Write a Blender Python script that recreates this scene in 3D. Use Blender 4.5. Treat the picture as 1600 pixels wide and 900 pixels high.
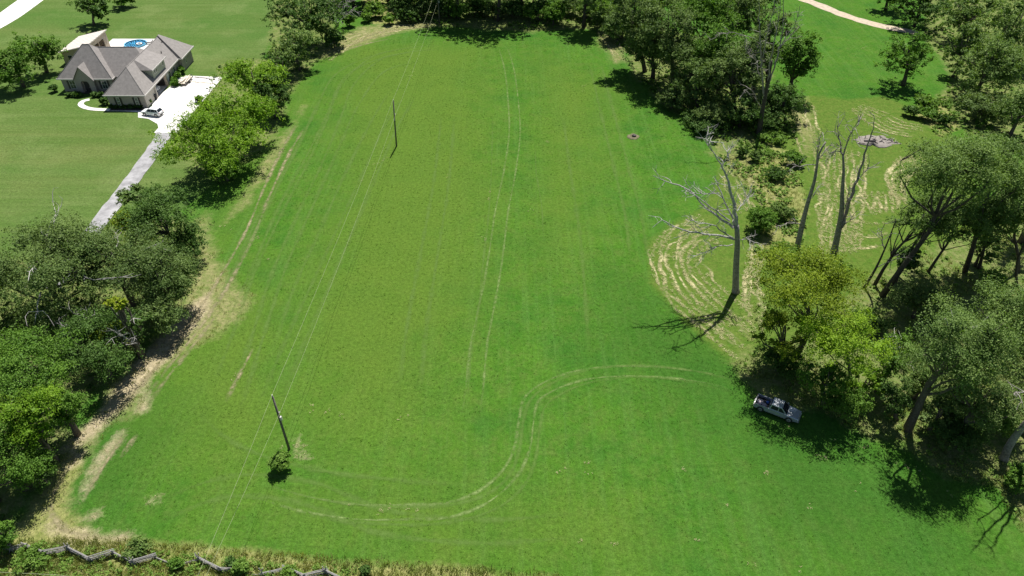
import bpy, math, random
import numpy as np

# ------------------------------------------------------------------ camera, sky, sun, exposure
scene = bpy.context.scene
for o in list(bpy.data.objects):
    bpy.data.objects.remove(o, do_unlink=True)
CAM_H, PITCH, FPX = 64.0, 40.0, 1100.0          # drone height, degrees below the horizon, focal length for a 1600 px wide frame
cam_data = bpy.data.cameras.new('camera')
cam = bpy.data.objects.new('camera', cam_data)
scene.collection.objects.link(cam)
cam.location = (0, 0, CAM_H)
cam.rotation_euler = (math.radians(90 - PITCH), 0, 0)
cam_data.sensor_width = 36.0
cam_data.lens = 36.0 * FPX / 1600.0
cam_data.clip_start = 0.5
cam_data.clip_end = 6000.0
scene.camera = cam

SUN_AZ, SUN_EL = 77.5, 63.5                      # angle from +X towards +Y, elevation
world = bpy.data.worlds.new('World')
scene.world = world
world.use_nodes = True
wn = world.node_tree
sky = wn.nodes.new('ShaderNodeTexSky')
sky.sky_type = 'NISHITA'
sky.sun_disc = False
sky.sun_elevation = math.radians(SUN_EL)
sky.sun_rotation = math.radians(90 - SUN_AZ)
sky.air_density = 1.0
sky.dust_density = 0.6
sky.ozone_density = 1.0
bg = wn.nodes['Background']
wn.links.new(sky.outputs['Color'], bg.inputs['Color'])
bg.inputs['Strength'].default_value = 0.05
sun_data = bpy.data.lights.new('sun', 'SUN')
sun_data.energy = 5.0
sun_data.angle = math.radians(0.53)
sun_data.color = (1.0, 0.955, 0.89)
sun = bpy.data.objects.new('sun', sun_data)
scene.collection.objects.link(sun)
a, e = math.radians(SUN_AZ), math.radians(SUN_EL)
from mathutils import Vector
sun_dir = Vector((math.cos(a) * math.cos(e), math.sin(a) * math.cos(e), math.sin(e)))
sun.rotation_euler = sun_dir.to_track_quat('Z', 'Y').to_euler()
sun.location = sun_dir * 300
scene.view_settings.view_transform = 'Standard'
scene.view_settings.look = 'None'
scene.view_settings.gamma = 1.0
scene.view_settings.use_curve_mapping = False
scene.view_settings.exposure = 0.65

# ------------------------------------------------------------------ helpers
C = scene.collection
_t = math.radians(PITCH)
SN, CS = math.sin(_t), math.cos(_t)

def ray(x, y):
    u, v = (x - 800) / FPX, (y - 450) / FPX
    return np.array([u, CS - v * SN, -SN - v * CS])

def px(x, y, h=0.0):
    """photo pixel -> point of the place at height h"""
    d = ray(x, y)
    return np.array([0, 0, CAM_H]) + d * ((h - CAM_H) / d[2])

def pxy(x, y, Y):
    """photo pixel -> point in the upright plane at distance Y (for things whose foot is known)"""
    d = ray(x, y)
    return np.array([0, 0, CAM_H]) + d * (Y / d[1])

def depth(p):
    return p[1] * CS - (p[2] - CAM_H) * SN

class MB:
    def __init__(s): s.v = []; s.f = []
    def add(s, v, f):
        n = len(s.v)
        s.v += [tuple(map(float, p)) for p in v]
        s.f += [tuple(i + n for i in q) for q in f]
        return s
    def box(s, x0, x1, y0, y1, z0, z1):
        return s.add([(x0,y0,z0),(x1,y0,z0),(x1,y1,z0),(x0,y1,z0),(x0,y0,z1),(x1,y0,z1),(x1,y1,z1),(x0,y1,z1)],
                     [(3,2,1,0),(4,5,6,7),(0,1,5,4),(1,2,6,5),(2,3,7,6),(3,0,4,7)])
    def frustum(s, b, t, z0, z1):
        (x0,x1,y0,y1),(X0,X1,Y0,Y1) = b, t
        return s.add([(x0,y0,z0),(x1,y0,z0),(x1,y1,z0),(x0,y1,z0),(X0,Y0,z1),(X1,Y0,z1),(X1,Y1,z1),(X0,Y1,z1)],
                     [(3,2,1,0),(4,5,6,7),(0,1,5,4),(1,2,6,5),(2,3,7,6),(3,0,4,7)])
    def tube(s, pts, rad, n=6, cap=True):
        pts = np.asarray(pts, float); m = len(pts)
        rad = np.broadcast_to(np.asarray(rad, float), (m,))
        V = []
        ref = np.array([0.31, 0.17, 0.93])
        for i in range(m):
            t = pts[min(i + 1, m - 1)] - pts[max(i - 1, 0)]
            t = t / (np.linalg.norm(t) + 1e-9)
            a_ = np.cross(t, ref)
            if np.linalg.norm(a_) < 0.15: a_ = np.cross(t, [1, 0.2, 0])
            a_ /= np.linalg.norm(a_); b_ = np.cross(t, a_)
            for k in range(n):
                q = 2 * math.pi * k / n
                V.append(pts[i] + rad[i] * (math.cos(q) * a_ + math.sin(q) * b_))
        F = []
        for i in range(m - 1):
            for k in range(n):
                k2 = (k + 1) % n
                F.append((i*n+k, i*n+k2, (i+1)*n+k2, (i+1)*n+k))
        if cap:
            F.append(tuple(range(n - 1, -1, -1))); F.append(tuple((m-1)*n + k for k in range(n)))
        return s.add(V, F)
    def loft(s, rings, cap=True):
        n = len(rings[0]); V = [p for r in rings for p in r]; F = []
        for i in range(len(rings) - 1):
            for k in range(n):
                k2 = (k + 1) % n
                F.append((i*n+k, i*n+k2, (i+1)*n+k2, (i+1)*n+k))
        if cap:
            F.append(tuple(range(n - 1, -1, -1))); F.append(tuple((len(rings)-1)*n + k for k in range(n)))
        return s.add(V, F)
    def prism(s, poly, z0, z1):
        n = len(poly)
        return s.loft([[(p[0], p[1], z0) for p in poly], [(p[0], p[1], z1) for p in poly]])
    def mesh(s, name, mat, smooth=False):
        m = bpy.data.meshes.new(name)
        m.from_pydata(s.v, [], s.f); m.validate(); m.update()
        if mat: m.materials.append(mat)
        if smooth: m.polygons.foreach_set('use_smooth', [True] * len(m.polygons))
        return m
    def build(s, name, mat, parent=None, smooth=False, loc=None):
        o = bpy.data.objects.new(name, s.mesh(name, mat, smooth)); C.objects.link(o)
        if parent is not None: o.parent = parent
        if loc is not None: o.location = loc
        return o

def tag(o, label, cat=None, group=None, kind=None):
    if label: o['label'] = label
    if cat: o['category'] = cat
    if group: o['group'] = group
    if kind: o['kind'] = kind
    return o

def empty(name, loc, rz=0.0, label=None, cat=None, group=None):
    o = bpy.data.objects.new(name, None); C.objects.link(o)
    o.location = tuple(map(float, loc)); o.rotation_euler = (0, 0, rz); o.empty_display_size = 0.5
    return tag(o, label, cat, group)

def copy_tree(o, parent=None):
    c = o.copy(); C.objects.link(c)
    if parent is not None: c.parent = parent
    for ch in list(o.children): copy_tree(ch, c)
    return c

def np_mesh(name, V, tris_or_quads, k, mat, attrs=None, smooth=False):
    """fast mesh from numpy arrays; every face has k corners"""
    m = bpy.data.meshes.new(name)
    V = np.ascontiguousarray(V, np.float32); F = np.ascontiguousarray(tris_or_quads, np.int32)
    m.vertices.add(len(V)); m.vertices.foreach_set('co', V.ravel())
    m.loops.add(F.size); m.loops.foreach_set('vertex_index', F.ravel())
    m.polygons.add(len(F))
    m.polygons.foreach_set('loop_start', np.arange(len(F), dtype=np.int32) * k)
    if smooth: m.polygons.foreach_set('use_smooth', np.ones(len(F), dtype=bool))
    for nm, arr in (attrs or {}).items():
        arr = np.ascontiguousarray(arr, np.float32)
        if arr.ndim == 1:
            at = m.attributes.new(nm, 'FLOAT', 'POINT'); at.data.foreach_set('value', arr)
        else:
            at = m.attributes.new(nm, 'FLOAT_COLOR', 'POINT'); at.data.foreach_set('color', arr.ravel())
    m.update(calc_edges=True)
    if mat: m.materials.append(mat)
    return m

def np_obj(name, mesh, parent=None):
    o = bpy.data.objects.new(name, mesh); C.objects.link(o)
    if parent is not None: o.parent = parent
    return o

def curve(pts, step=1.0):
    """smooth polyline through points (Catmull-Rom), n x 3"""
    P = np.asarray(pts, float); out = []
    P = np.vstack([2 * P[0] - P[1], P, 2 * P[-1] - P[-2]])
    for i in range(1, len(P) - 2):
        n = max(2, int(np.linalg.norm(P[i+1] - P[i]) / step))
        for t in np.linspace(0, 1, n, endpoint=False):
            out.append(0.5 * ((2*P[i]) + (-P[i-1]+P[i+1])*t + (2*P[i-1]-5*P[i]+4*P[i+1]-P[i+2])*t*t + (-P[i-1]+3*P[i]-3*P[i+1]+P[i+2])*t**3))
    out.append(P[-2]); return np.array(out)

# value noise in numpy for ground masks and scatter
_rg = np.random.default_rng(5)
_tab = _rg.random((256, 256))
def vnoise(x, y):
    xi, yi = np.floor(x).astype(int), np.floor(y).astype(int); fx, fy = x - xi, y - yi
    fx = fx*fx*(3-2*fx); fy = fy*fy*(3-2*fy)
    g = lambda i, j: _tab[i % 256, j % 256]
    return (g(xi,yi)*(1-fx)+g(xi+1,yi)*fx)*(1-fy) + (g(xi,yi+1)*(1-fx)+g(xi+1,yi+1)*fx)*fy
def fbm(x, y, s, o=4):
    r = 0; a_ = 0.5; 
    for k in range(o):
        r = r + a_ * vnoise(x / s + 17.3 * k, y / s + 9.1 * k); s *= 0.5; a_ *= 0.5
    return r / (1 - 0.5**o)

def sdist(X, Y, poly):
    """signed distance to polygon (positive inside) for arrays"""
    poly = np.asarray(poly, float)[:, :2]; n = len(poly)
    d = np.full(X.shape, 1e9); ins = np.zeros(X.shape, bool)
    for i in range(n):
        a_, b_ = poly[i], poly[(i + 1) % n]; e_ = b_ - a_
        t = np.clip(((X - a_[0]) * e_[0] + (Y - a_[1]) * e_[1]) / (e_ @ e_ + 1e-9), 0, 1)
        d = np.minimum(d, np.hypot(X - a_[0] - t * e_[0], Y - a_[1] - t * e_[1]))
        c = ((a_[1] > Y) != (b_[1] > Y)) & (X < (b_[0]-a_[0]) * (Y-a_[1]) / (b_[1]-a_[1] + 1e-12) + a_[0])
        ins ^= c
    return np.where(ins, d, -d)

def ldist(X, Y, line):
    line = np.asarray(line, float)[:, :2]; d = np.full(X.shape, 1e9)
    for a_, b_ in zip(line[:-1], line[1:]):
        e_ = b_ - a_
        t = np.clip(((X - a_[0]) * e_[0] + (Y - a_[1]) * e_[1]) / (e_ @ e_ + 1e-9), 0, 1)
        d = np.minimum(d, np.hypot(X - a_[0] - t * e_[0], Y - a_[1] - t * e_[1]))
    return d

def W(pts, h=0.0):
    return [px(x, y, h) for x, y in pts]

# ------------------------------------------------------------------ materials
def mat_new(name):
    m = bpy.data.materials.new(name); m.use_nodes = True
    return m, m.node_tree.nodes, m.node_tree.links

def ramp_mix(N, L, fac, c1, c2, lo=0.35, hi=0.65):
    r = N.new('ShaderNodeMapRange'); r.inputs['From Min'].default_value = lo; r.inputs['From Max'].default_value = hi
    L.new(fac, r.inputs['Value'])
    mx = N.new('ShaderNodeMix'); mx.data_type = 'RGBA'
    L.new(r.outputs['Result'], mx.inputs['Factor'])
    for c, k in ((c1, 6), (c2, 7)):
        if isinstance(c, tuple): mx.inputs[k].default_value = (*c, 1)
        else: L.new(c, mx.inputs[k])
    return mx.outputs[2]

def noise(N, L, scale, detail=4, rough=0.6, coord=None, dist=0.0):
    t = N.new('ShaderNodeTexNoise'); t.inputs['Scale'].default_value = scale
    t.inputs['Detail'].default_value = detail; t.inputs['Roughness'].default_value = rough; t.inputs['Distortion'].default_value = dist
    if coord is not None: L.new(coord, t.inputs['Vector'])
    return t.outputs['Fac']

def simple(name, col, rough=0.6, metal=0.0, var=0.25, scale=3.0, bump=0.0, spec=0.5, coat=0.0, obj=True):
    m, N, L = mat_new(name); b = N['Principled BSDF']
    tc = N.new('ShaderNodeTexCoord')
    n = noise(N, L, scale, 5, 0.65, tc.outputs['Object' if obj else 'Generated'])
    c = ramp_mix(N, L, n, tuple(x * (1 - var) for x in col), tuple(min(1, x * (1 + var)) for x in col), 0.3, 0.7)
    L.new(c, b.inputs['Base Color'])
    b.inputs['Roughness'].default_value = rough; b.inputs['Metallic'].default_value = metal
    b.inputs['Specular IOR Level'].default_value = spec; b.inputs['Coat Weight'].default_value = coat
    if bump:
        bp = N.new('ShaderNodeBump'); bp.inputs['Strength'].default_value = bump; bp.inputs['Distance'].default_value = 0.05
        L.new(n, bp.inputs['Height']); L.new(bp.outputs['Normal'], b.inputs['Normal'])
    return m

def leaf_mat(name, c1, c2, trans=0.3):
    m, N, L = mat_new(name)
    N.remove(N['Principled BSDF'])
    out = N['Material Output']
    at = N.new('ShaderNodeAttribute'); at.attribute_name = 'tint'
    c = ramp_mix(N, L, at.outputs['Fac'], c1, c2, 0.0, 1.0)
    d = N.new('ShaderNodeBsdfDiffuse'); L.new(c, d.inputs['Color'])
    t = N.new('ShaderNodeBsdfTranslucent')
    br = N.new('ShaderNodeMix'); br.data_type = 'RGBA'; br.blend_type = 'MULTIPLY'; br.inputs['Factor'].default_value = 1
    L.new(c, br.inputs[6]); br.inputs[7].default_value = (1.15, 1.25, 0.45, 1); L.new(br.outputs[2], t.inputs['Color'])
    mx = N.new('ShaderNodeMixShader'); mx.inputs[0].default_value = trans
    L.new(d.outputs[0], mx.inputs[1]); L.new(t.outputs[0], mx.inputs[2])
    g = N.new('ShaderNodeBsdfGlossy'); g.inputs['Roughness'].default_value = 0.6; g.inputs['Color'].default_value = (0.5, 0.55, 0.45, 1)
    m2 = N.new('ShaderNodeMixShader'); m2.inputs[0].default_value = 0.025
    L.new(mx.outputs[0], m2.inputs[1]); L.new(g.outputs[0], m2.inputs[2])
    L.new(m2.outputs[0], out.inputs['Surface'])
    return m

LEAF = {
 'bright': leaf_mat('leaf_bright', (0.0805, 0.1860, 0.0115), (0.2494, 0.3990, 0.0264), 0.34),
 'mid':    leaf_mat('leaf_mid', (0.0512, 0.1320, 0.0138), (0.1566, 0.2850, 0.0352), 0.30),
 'dark':   leaf_mat('leaf_dark', (0.0317, 0.0816, 0.0138), (0.1044, 0.1881, 0.0352), 0.26),
 'grey':   leaf_mat('leaf_grey', (0.0659, 0.1296, 0.0299), (0.2030, 0.2941, 0.0726), 0.30),
 'olive':  leaf_mat('leaf_olive', (0.0878, 0.1416, 0.0092), (0.2610, 0.3420, 0.0198), 0.33),
 'oak':    leaf_mat('leaf_oak', (0.0500, 0.1008, 0.0242), (0.1694, 0.2417, 0.0638), 0.27),
 'lime':   leaf_mat('leaf_lime', (0.1037, 0.2160, 0.0115), (0.3074, 0.4503, 0.0286), 0.38),
 'weed':   leaf_mat('leaf_weed', (0.0915, 0.1860, 0.0230), (0.2204, 0.3534, 0.0638), 0.38),
 'yellow': leaf_mat('leaf_yellow', (0.16, 0.23, 0.014), (0.36, 0.42, 0.030), 0.40),
 'straw':  leaf_mat('leaf_straw', (0.34, 0.32, 0.15), (0.64, 0.58, 0.35), 0.25),
 'meadow': leaf_mat('leaf_meadow', (0.115, 0.175, 0.030), (0.40, 0.39, 0.15), 0.3),
 'grass':  leaf_mat('leaf_grass', (0.045, 0.115, 0.008), (0.095, 0.195, 0.018), 0.3),
}
M = {
 'bark': simple('bark', (0.105, 0.085, 0.068), 0.9, var=0.45, scale=5, bump=0.6),
 'bark_dark': simple('bark_dark', (0.06, 0.050, 0.042), 0.95, var=0.45, scale=5, bump=0.6),
 'dead_bark': simple('dead_bark', (0.25, 0.23, 0.205), 0.9, var=0.5, scale=4, bump=0.5),
 'dead_pale': simple('dead_pale', (0.36, 0.345, 0.32), 0.85, var=0.3, scale=4, bump=0.3),
 'rail': simple('weathered_rail', (0.25, 0.24, 0.23), 0.85, var=0.4, scale=6, bump=0.3),
 'pole': simple('pole_wood', (0.13, 0.115, 0.10), 0.9, var=0.35, scale=6, bump=0.3),
 'wire': simple('wire_aluminium', (0.26, 0.30, 0.16), 0.7, 0.0, var=0.1, scale=1),
 'concrete': simple('concrete', (0.62, 0.60, 0.57), 0.85, var=0.12, scale=0.6, bump=0.05),
 'asphalt': simple('asphalt', (0.27, 0.268, 0.275), 0.9, var=0.4, scale=0.55, bump=0.2),
 'gravel': simple('road_gravel', (0.40, 0.335, 0.25), 0.95, var=0.25, scale=1.2, bump=0.3),
 'roof': simple('shingle_roof', (0.222, 0.206, 0.195), 0.9, var=0.18, scale=1.8, bump=0.2),
 'fascia': simple('fascia', (0.55, 0.53, 0.50), 0.6, var=0.08),
 'stucco': simple('stucco', (0.47, 0.44, 0.39), 0.9, var=0.08, scale=2),
 'siding': simple('green_siding', (0.30, 0.33, 0.26), 0.7, var=0.08, scale=2),
 'tan_wall': simple('tan_wall', (0.46, 0.38, 0.29), 0.8, var=0.1, scale=2),
 'metal_roof': simple('pale_metal_roof', (0.62, 0.57, 0.51), 0.5, 0.0, var=0.06, scale=0.8),
 'glass': simple('window_glass', (0.035, 0.045, 0.055), 0.08, var=0.2, scale=1, spec=0.8),
 'shutter': simple('dark_shutter', (0.035, 0.030, 0.030), 0.6, var=0.2),
 'trim': simple('white_trim', (0.70, 0.69, 0.66), 0.6, var=0.06),
 'dark_in': simple('dark_interior', (0.06, 0.055, 0.05), 0.9, var=0.3),
 'white_paint': simple('white_car_paint', (0.82, 0.83, 0.84), 0.25, var=0.02, coat=0.6),
 'silver_paint': simple('silver_car_paint', (0.42, 0.45, 0.48), 0.22, 0.35, var=0.05, coat=0.7),
 'car_glass': simple('car_glass', (0.015, 0.02, 0.025), 0.1, var=0.1, spec=0.3),
 'tyre': simple('tyre_rubber', (0.022, 0.022, 0.022), 0.85, var=0.2),
 'rim': simple('alloy_rim', (0.50, 0.50, 0.50), 0.35, 0.7, var=0.1),
 'black': simple('black_plastic', (0.025, 0.025, 0.027), 0.6, var=0.2),
 'lamp': simple('lamp_lens', (0.75, 0.76, 0.78), 0.15, var=0.05),
 'red_lamp': simple('red_lens', (0.35, 0.02, 0.015), 0.2, var=0.1),
 'lumber': simple('pale_lumber', (0.60, 0.54, 0.45), 0.85, var=0.22, scale=2),
 'pool_tile': simple('pool_shell', (0.10, 0.33, 0.48), 0.5, var=0.1, scale=1),
 'ash': simple('ash_soil', (0.195, 0.175, 0.155), 0.95, var=0.35, scale=2.5, bump=0.5),
 'char': simple('charred_wood', (0.05, 0.045, 0.045), 0.9, var=0.5, scale=3),
 'soil': simple('dug_soil', (0.125, 0.115, 0.062), 0.95, var=0.4, scale=3, bump=0.6),
 'tarp': simple('pink_grey_bag', (0.36, 0.30, 0.31), 0.8, var=0.3, scale=3),
 'blue': simple('blue_plastic', (0.03, 0.10, 0.35), 0.5, var=0.1),
 'mulch': simple('mulch', (0.05, 0.038, 0.03), 0.95, var=0.5, scale=6, bump=0.6),
}
def brick_mat():
    m, N, L = mat_new('grey_brick'); b = N['Principled BSDF']
    tc = N.new('ShaderNodeTexCoord')
    br = N.new('ShaderNodeTexBrick'); br.inputs['Scale'].default_value = 4.0
    br.inputs['Color1'].default_value = (0.25, 0.215, 0.19, 1); br.inputs['Color2'].default_value = (0.36, 0.31, 0.27, 1)
    br.inputs['Mortar'].default_value = (0.40, 0.37, 0.34, 1); br.inputs['Mortar Size'].default_value = 0.03
    mp = N.new('ShaderNodeMapping'); mp.inputs['Rotation'].default_value = (math.radians(90), 0, 0)
    L.new(tc.outputs['Object'], mp.inputs['Vector']); L.new(mp.outputs[0], br.inputs['Vector'])
    n = noise(N, L, 2.0, 5, 0.7, tc.outputs['Object'])
    c = ramp_mix(N, L, n, br.outputs['Color'], (0.30, 0.265, 0.235), 0.4, 0.9)
    L.new(c, b.inputs['Base Color']); b.inputs['Roughness'].default_value = 0.9
    return m
M['brick'] = brick_mat()
def water_mat():
    m, N, L = mat_new('pool_water'); b = N['Principled BSDF']
    b.inputs['Base Color'].default_value = (0.35, 0.75, 0.9, 1); b.inputs['Transmission Weight'].default_value = 1.0
    b.inputs['Roughness'].default_value = 0.05; b.inputs['IOR'].default_value = 1.33
    tc = N.new('ShaderNodeTexCoord'); n = noise(N, L, 3, 2, 0.5, tc.outputs['Object'])
    bp = N.new('ShaderNodeBump'); bp.inputs['Strength'].default_value = 0.15; L.new(n, bp.inputs['Height']); L.new(bp.outputs[0], b.inputs['Normal'])
    return m
M['water'] = water_mat()
# ------------------------------------------------------------------ ground
def ground_mat():
    m, N, L = mat_new('ground_grass'); b = N['Principled BSDF']
    geo = N.new('ShaderNodeNewGeometry'); pos = geo.outputs['Position']
    def att(nm):
        a_ = N.new('ShaderNodeAttribute'); a_.attribute_name = nm
        s_ = N.new('ShaderNodeSeparateColor'); L.new(a_.outputs['Color'], s_.inputs[0]); return s_.outputs[0], s_.outputs[1], s_.outputs[2], a_.outputs['Alpha']
    lawn, dry, bare, litter = att('mask_a'); hay, lush, yel, weedy = att('mask_b')
    n_big = noise(N, L, 0.035, 4, 0.6, pos); n_mid = noise(N, L, 0.22, 5, 0.65, pos)
    n_fine = noise(N, L, 2.2, 5, 0.75, pos); n_grain = noise(N, L, 7.0, 3, 0.8, pos)
    mp = N.new('ShaderNodeMapping'); mp.inputs['Rotation'].default_value = (0, 0, math.radians(-14)); mp.inputs['Scale'].default_value = (1.0, 0.03, 1)
    L.new(pos, mp.inputs['Vector']); n_str = noise(N, L, 0.9, 4, 0.7, mp.outputs[0])
    mp2 = N.new('ShaderNodeMapping'); mp2.inputs['Rotation'].default_value = (0, 0, math.radians(2)); mp2.inputs['Scale'].default_value = (0.05, 1.0, 1)
    L.new(pos, mp2.inputs['Vector']); n_lawn = noise(N, L, 0.55, 3, 0.6, mp2.outputs[0])
    # field
    field = ramp_mix(N, L, n_mid, (0.0406, 0.1166, 0.0114), (0.0591, 0.1450, 0.0152), 0.35, 0.65)
    n_blot = noise(N, L, 0.55, 6, 0.75, pos, 0.4); n_blot2 = noise(N, L, 0.09, 5, 0.7, pos)
    field = ramp_mix(N, L, n_blot, field, (0.0821, 0.1303, 0.0265), 0.45, 0.78)
    field = ramp_mix(N, L, n_blot2, field, (0.0290, 0.1040, 0.0133), 0.46, 0.74)
    field = ramp_mix(N, L, n_str, field, (0.0730, 0.1566, 0.0304), 0.48, 0.86)
    fy = N.new('ShaderNodeMath'); fy.operation = 'MULTIPLY_ADD'; L.new(n_mid, fy.inputs[0]); fy.inputs[1].default_value = 0.55; L.new(yel, fy.inputs[2])
    field = ramp_mix(N, L, fy.outputs[0], field, (0.0799, 0.1376, 0.0190), 0.4, 1.5)
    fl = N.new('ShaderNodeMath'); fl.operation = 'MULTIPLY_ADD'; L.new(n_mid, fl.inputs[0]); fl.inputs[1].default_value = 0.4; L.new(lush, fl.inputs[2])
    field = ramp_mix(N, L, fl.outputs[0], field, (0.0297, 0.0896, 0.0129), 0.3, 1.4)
    # lawn of the house
    n_edge0 = noise(N, L, 0.06, 6, 0.75, mp2.outputs[0], 0.5)
    lw = ramp_mix(N, L, n_lawn, (0.0673, 0.1198, 0.0244), (0.0974, 0.1477, 0.0403), 0.3, 0.7)
    lw = ramp_mix(N, L, n_edge0, lw, (0.1276, 0.1477, 0.0476), 0.46, 0.85)
    lw = ramp_mix(N, L, n_big, lw, (0.0568, 0.1241, 0.0232), 0.46, 0.70)
    lw = ramp_mix(N, L, n_blot2, lw, (0.1322, 0.1766, 0.0586), 0.5, 0.8)
    def soft(mask, nz, amp, a_, b_, lo, hi):
        q = N.new('ShaderNodeMath'); q.operation = 'MULTIPLY_ADD'; L.new(nz, q.inputs[0]); q.inputs[1].default_value = amp; L.new(mask, q.inputs[2])
        return ramp_mix(N, L, q.outputs[0], a_, b_, lo, hi)
    n_edge = noise(N, L, 0.9, 6, 0.75, pos)
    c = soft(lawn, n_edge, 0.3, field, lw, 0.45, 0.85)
    hayc = ramp_mix(N, L, n_edge, (0.058, 0.120, 0.015), (0.115, 0.150, 0.032), 0.35, 0.75)
    c = soft(hay, n_edge, 0.5, c, hayc, 0.45, 1.0)
    dryc = ramp_mix(N, L, n_edge, (0.150, 0.170, 0.055), (0.285, 0.250, 0.130), 0.38, 0.70)
    c = soft(dry, n_edge, 0.9, c, dryc, 0.86, 1.65)
    wc = ramp_mix(N, L, n_edge, (0.110, 0.145, 0.032), (0.290, 0.275, 0.115), 0.35, 0.72)
    c = soft(weedy, n_edge, 0.6, c, wc, 0.55, 1.1)
    lit = ramp_mix(N, L, n_edge, (0.090, 0.140, 0.030), (0.255, 0.225, 0.115), 0.42, 0.84)
    c = soft(litter, n_edge, 0.8, c, lit, 0.7, 1.3)
    bar = ramp_mix(N, L, n_edge, (0.240, 0.205, 0.115), (0.39, 0.335, 0.225), 0.35, 0.7)
    n_frag = noise(N, L, 1.6, 7, 0.8, pos, 0.6)
    c = soft(bare, n_frag, 1.4, c, bar, 0.95, 1.6)
    # grain
    g = N.new('ShaderNodeMapRange'); L.new(n_fine, g.inputs['Value']); g.inputs['From Min'].default_value = 0.25; g.inputs['From Max'].default_value = 0.75
    g.inputs['To Min'].default_value = 0.62; g.inputs['To Max'].default_value = 1.38
    g2 = N.new('ShaderNodeMapRange'); L.new(n_grain, g2.inputs['Value']); g2.inputs['From Min'].default_value = 0.25; g2.inputs['From Max'].default_value = 0.75
    g2.inputs['To Min'].default_value = 0.60; g2.inputs['To Max'].default_value = 1.40
    gm = N.new('ShaderNodeMath'); gm.operation = 'MULTIPLY'; L.new(g.outputs[0], gm.inputs[0]); L.new(g2.outputs[0], gm.inputs[1])
    sc = N.new('ShaderNodeVectorMath'); sc.operation = 'SCALE'; L.new(c, sc.inputs[0]); L.new(gm.outputs[0], sc.inputs['Scale'])
    L.new(sc.outputs[0], b.inputs['Base Color'])
    b.inputs['Roughness'].default_value = 0.95; b.inputs['Specular IOR Level'].default_value = 0.03
    ad = N.new('ShaderNodeMath'); ad.operation = 'ADD'; L.new(n_fine, ad.inputs[0]); L.new(n_grain, ad.inputs[1])
    bp = N.new('ShaderNodeBump'); bp.inputs['Strength'].default_value = 0.55; bp.inputs['Distance'].default_value = 0.12
    L.new(ad.outputs[0], bp.inputs['Height']); L.new(bp.outputs['Normal'], b.inputs['Normal'])
    return m

P_LAWN = [(-400,-60),(445,-60),(430,45),(410,95),(330,290),(300,318),(170,420),(-400,470)]
P_DRY = [
 [(322,330),(345,400),(398,465),(378,500),(300,545),(232,600),(212,650),(165,668),(128,735),(118,790),(150,838),(215,845),(215,866),(40,862),(10,850),(70,775),(120,690),(160,610),(250,515),(290,440),(300,345)],
 [(400,262),(440,210),(475,165),(465,200),(420,270),(390,320),(350,350)],
 [(470,105),(520,62),(560,40),(640,30),(700,36),(640,48),(560,72),(500,95)],
 [(930,40),(965,48),(985,95),(960,100),(930,62)],
 [(1160,500),(1180,470),(1190,520),(1170,545)],
 [(1225,165),(1262,150),(1280,220),(1262,250)],
]
P_BARE = [
 [(455,684),(468,680),(474,700),(462,706)], [(458,706),(480,704),(486,716),(466,718)],
 [(328,455),(318,490),(285,530),(240,590),(200,632),(150,680),(104,702),(150,640),(215,562),(270,505)],
 [(190,672),(186,690),(160,720),(140,760),(124,782),(122,765),(140,730),(165,700)],
 [(222,618),(232,600),(226,640),(214,640)],
 [(66,790),(78,812),(104,828),(146,832),(148,842),(104,842),(78,828)],
 [(158,843),(196,838),(196,844),(160,846)],
 [(110,712),(128,710),(118,728),(102,736)],
 [(232,778),(248,776),(252,783),(236,784)],
 [(140,803),(150,800),(152,808),(142,809)],
]
P_LITTER = [
 [(-100,430),(120,380),(250,320),(312,350),(300,420),(262,500),(215,545),(120,640),(95,700),(40,800),(-20,850),(-250,850)],
 [(640,-40),(640,28),(720,45),(825,52),(930,45),(965,62),(980,70),(990,-40)],
 [(960,60),(1000,130),(1075,185),(1120,240),(1190,250),(1225,190),(1200,110),(1100,60),(1000,30)],
 [(1150,560),(1200,540),(1300,480),(1380,430),(1420,400),(1520,350),(1700,300),(1800,700),(1640,860),(1590,830),(1560,760),(1480,745),(1420,705),(1350,685),(1290,640),(1200,625)],
 [(1440,40),(1490,120),(1460,150),(1520,210),(1700,260),(1700,0),(1450,-40)],
 [(262,230),(300,255),(350,290),(420,230),(460,130),(520,70),(540,-20),(430,-20),(420,90),(345,100),(300,180)],
]
P_HAY = [[(1160,575),(1075,505),(1018,440),(1012,380),(1045,350),(1100,330),(1118,270),(1130,240),(1200,215),(1222,170),(1270,150),(1330,158),(1380,150),(1420,165),(1480,200),(1520,270),(1540,340),(1450,430),(1380,470),(1290,520),(1220,560)]]
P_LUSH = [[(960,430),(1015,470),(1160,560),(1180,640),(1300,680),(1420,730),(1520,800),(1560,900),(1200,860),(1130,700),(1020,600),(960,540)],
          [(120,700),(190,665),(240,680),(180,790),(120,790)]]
P_YEL = [[(520,60),(760,70),(780,300),(740,520),(620,700),(500,720),(420,560),(520,300)], [(840,80),(960,140),(900,430),(840,420)],
         [(400,780),(700,740),(1000,800),(1000,880),(500,860)], [(250,560),(330,500),(400,420),(470,480),(460,660),(380,780),(260,720)], [(380,200),(440,120),(470,140),(330,420)]]
P_WEEDY = [[(-60,842),(230,850),(420,868),(640,884),(860,900),(1000,925),(1000,1000),(-120,1000)], [(1120,240),(1180,215),(1240,240),(1260,330),(1240,420),(1180,400),(1200,330)],
           [(1420,170),(1480,150),(1500,200),(1470,215)], [(560,-10),(650,-10),(650,38),(580,38)], [(40,790),(110,690),(125,735),(100,790),(140,845),(20,850)]]

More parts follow.
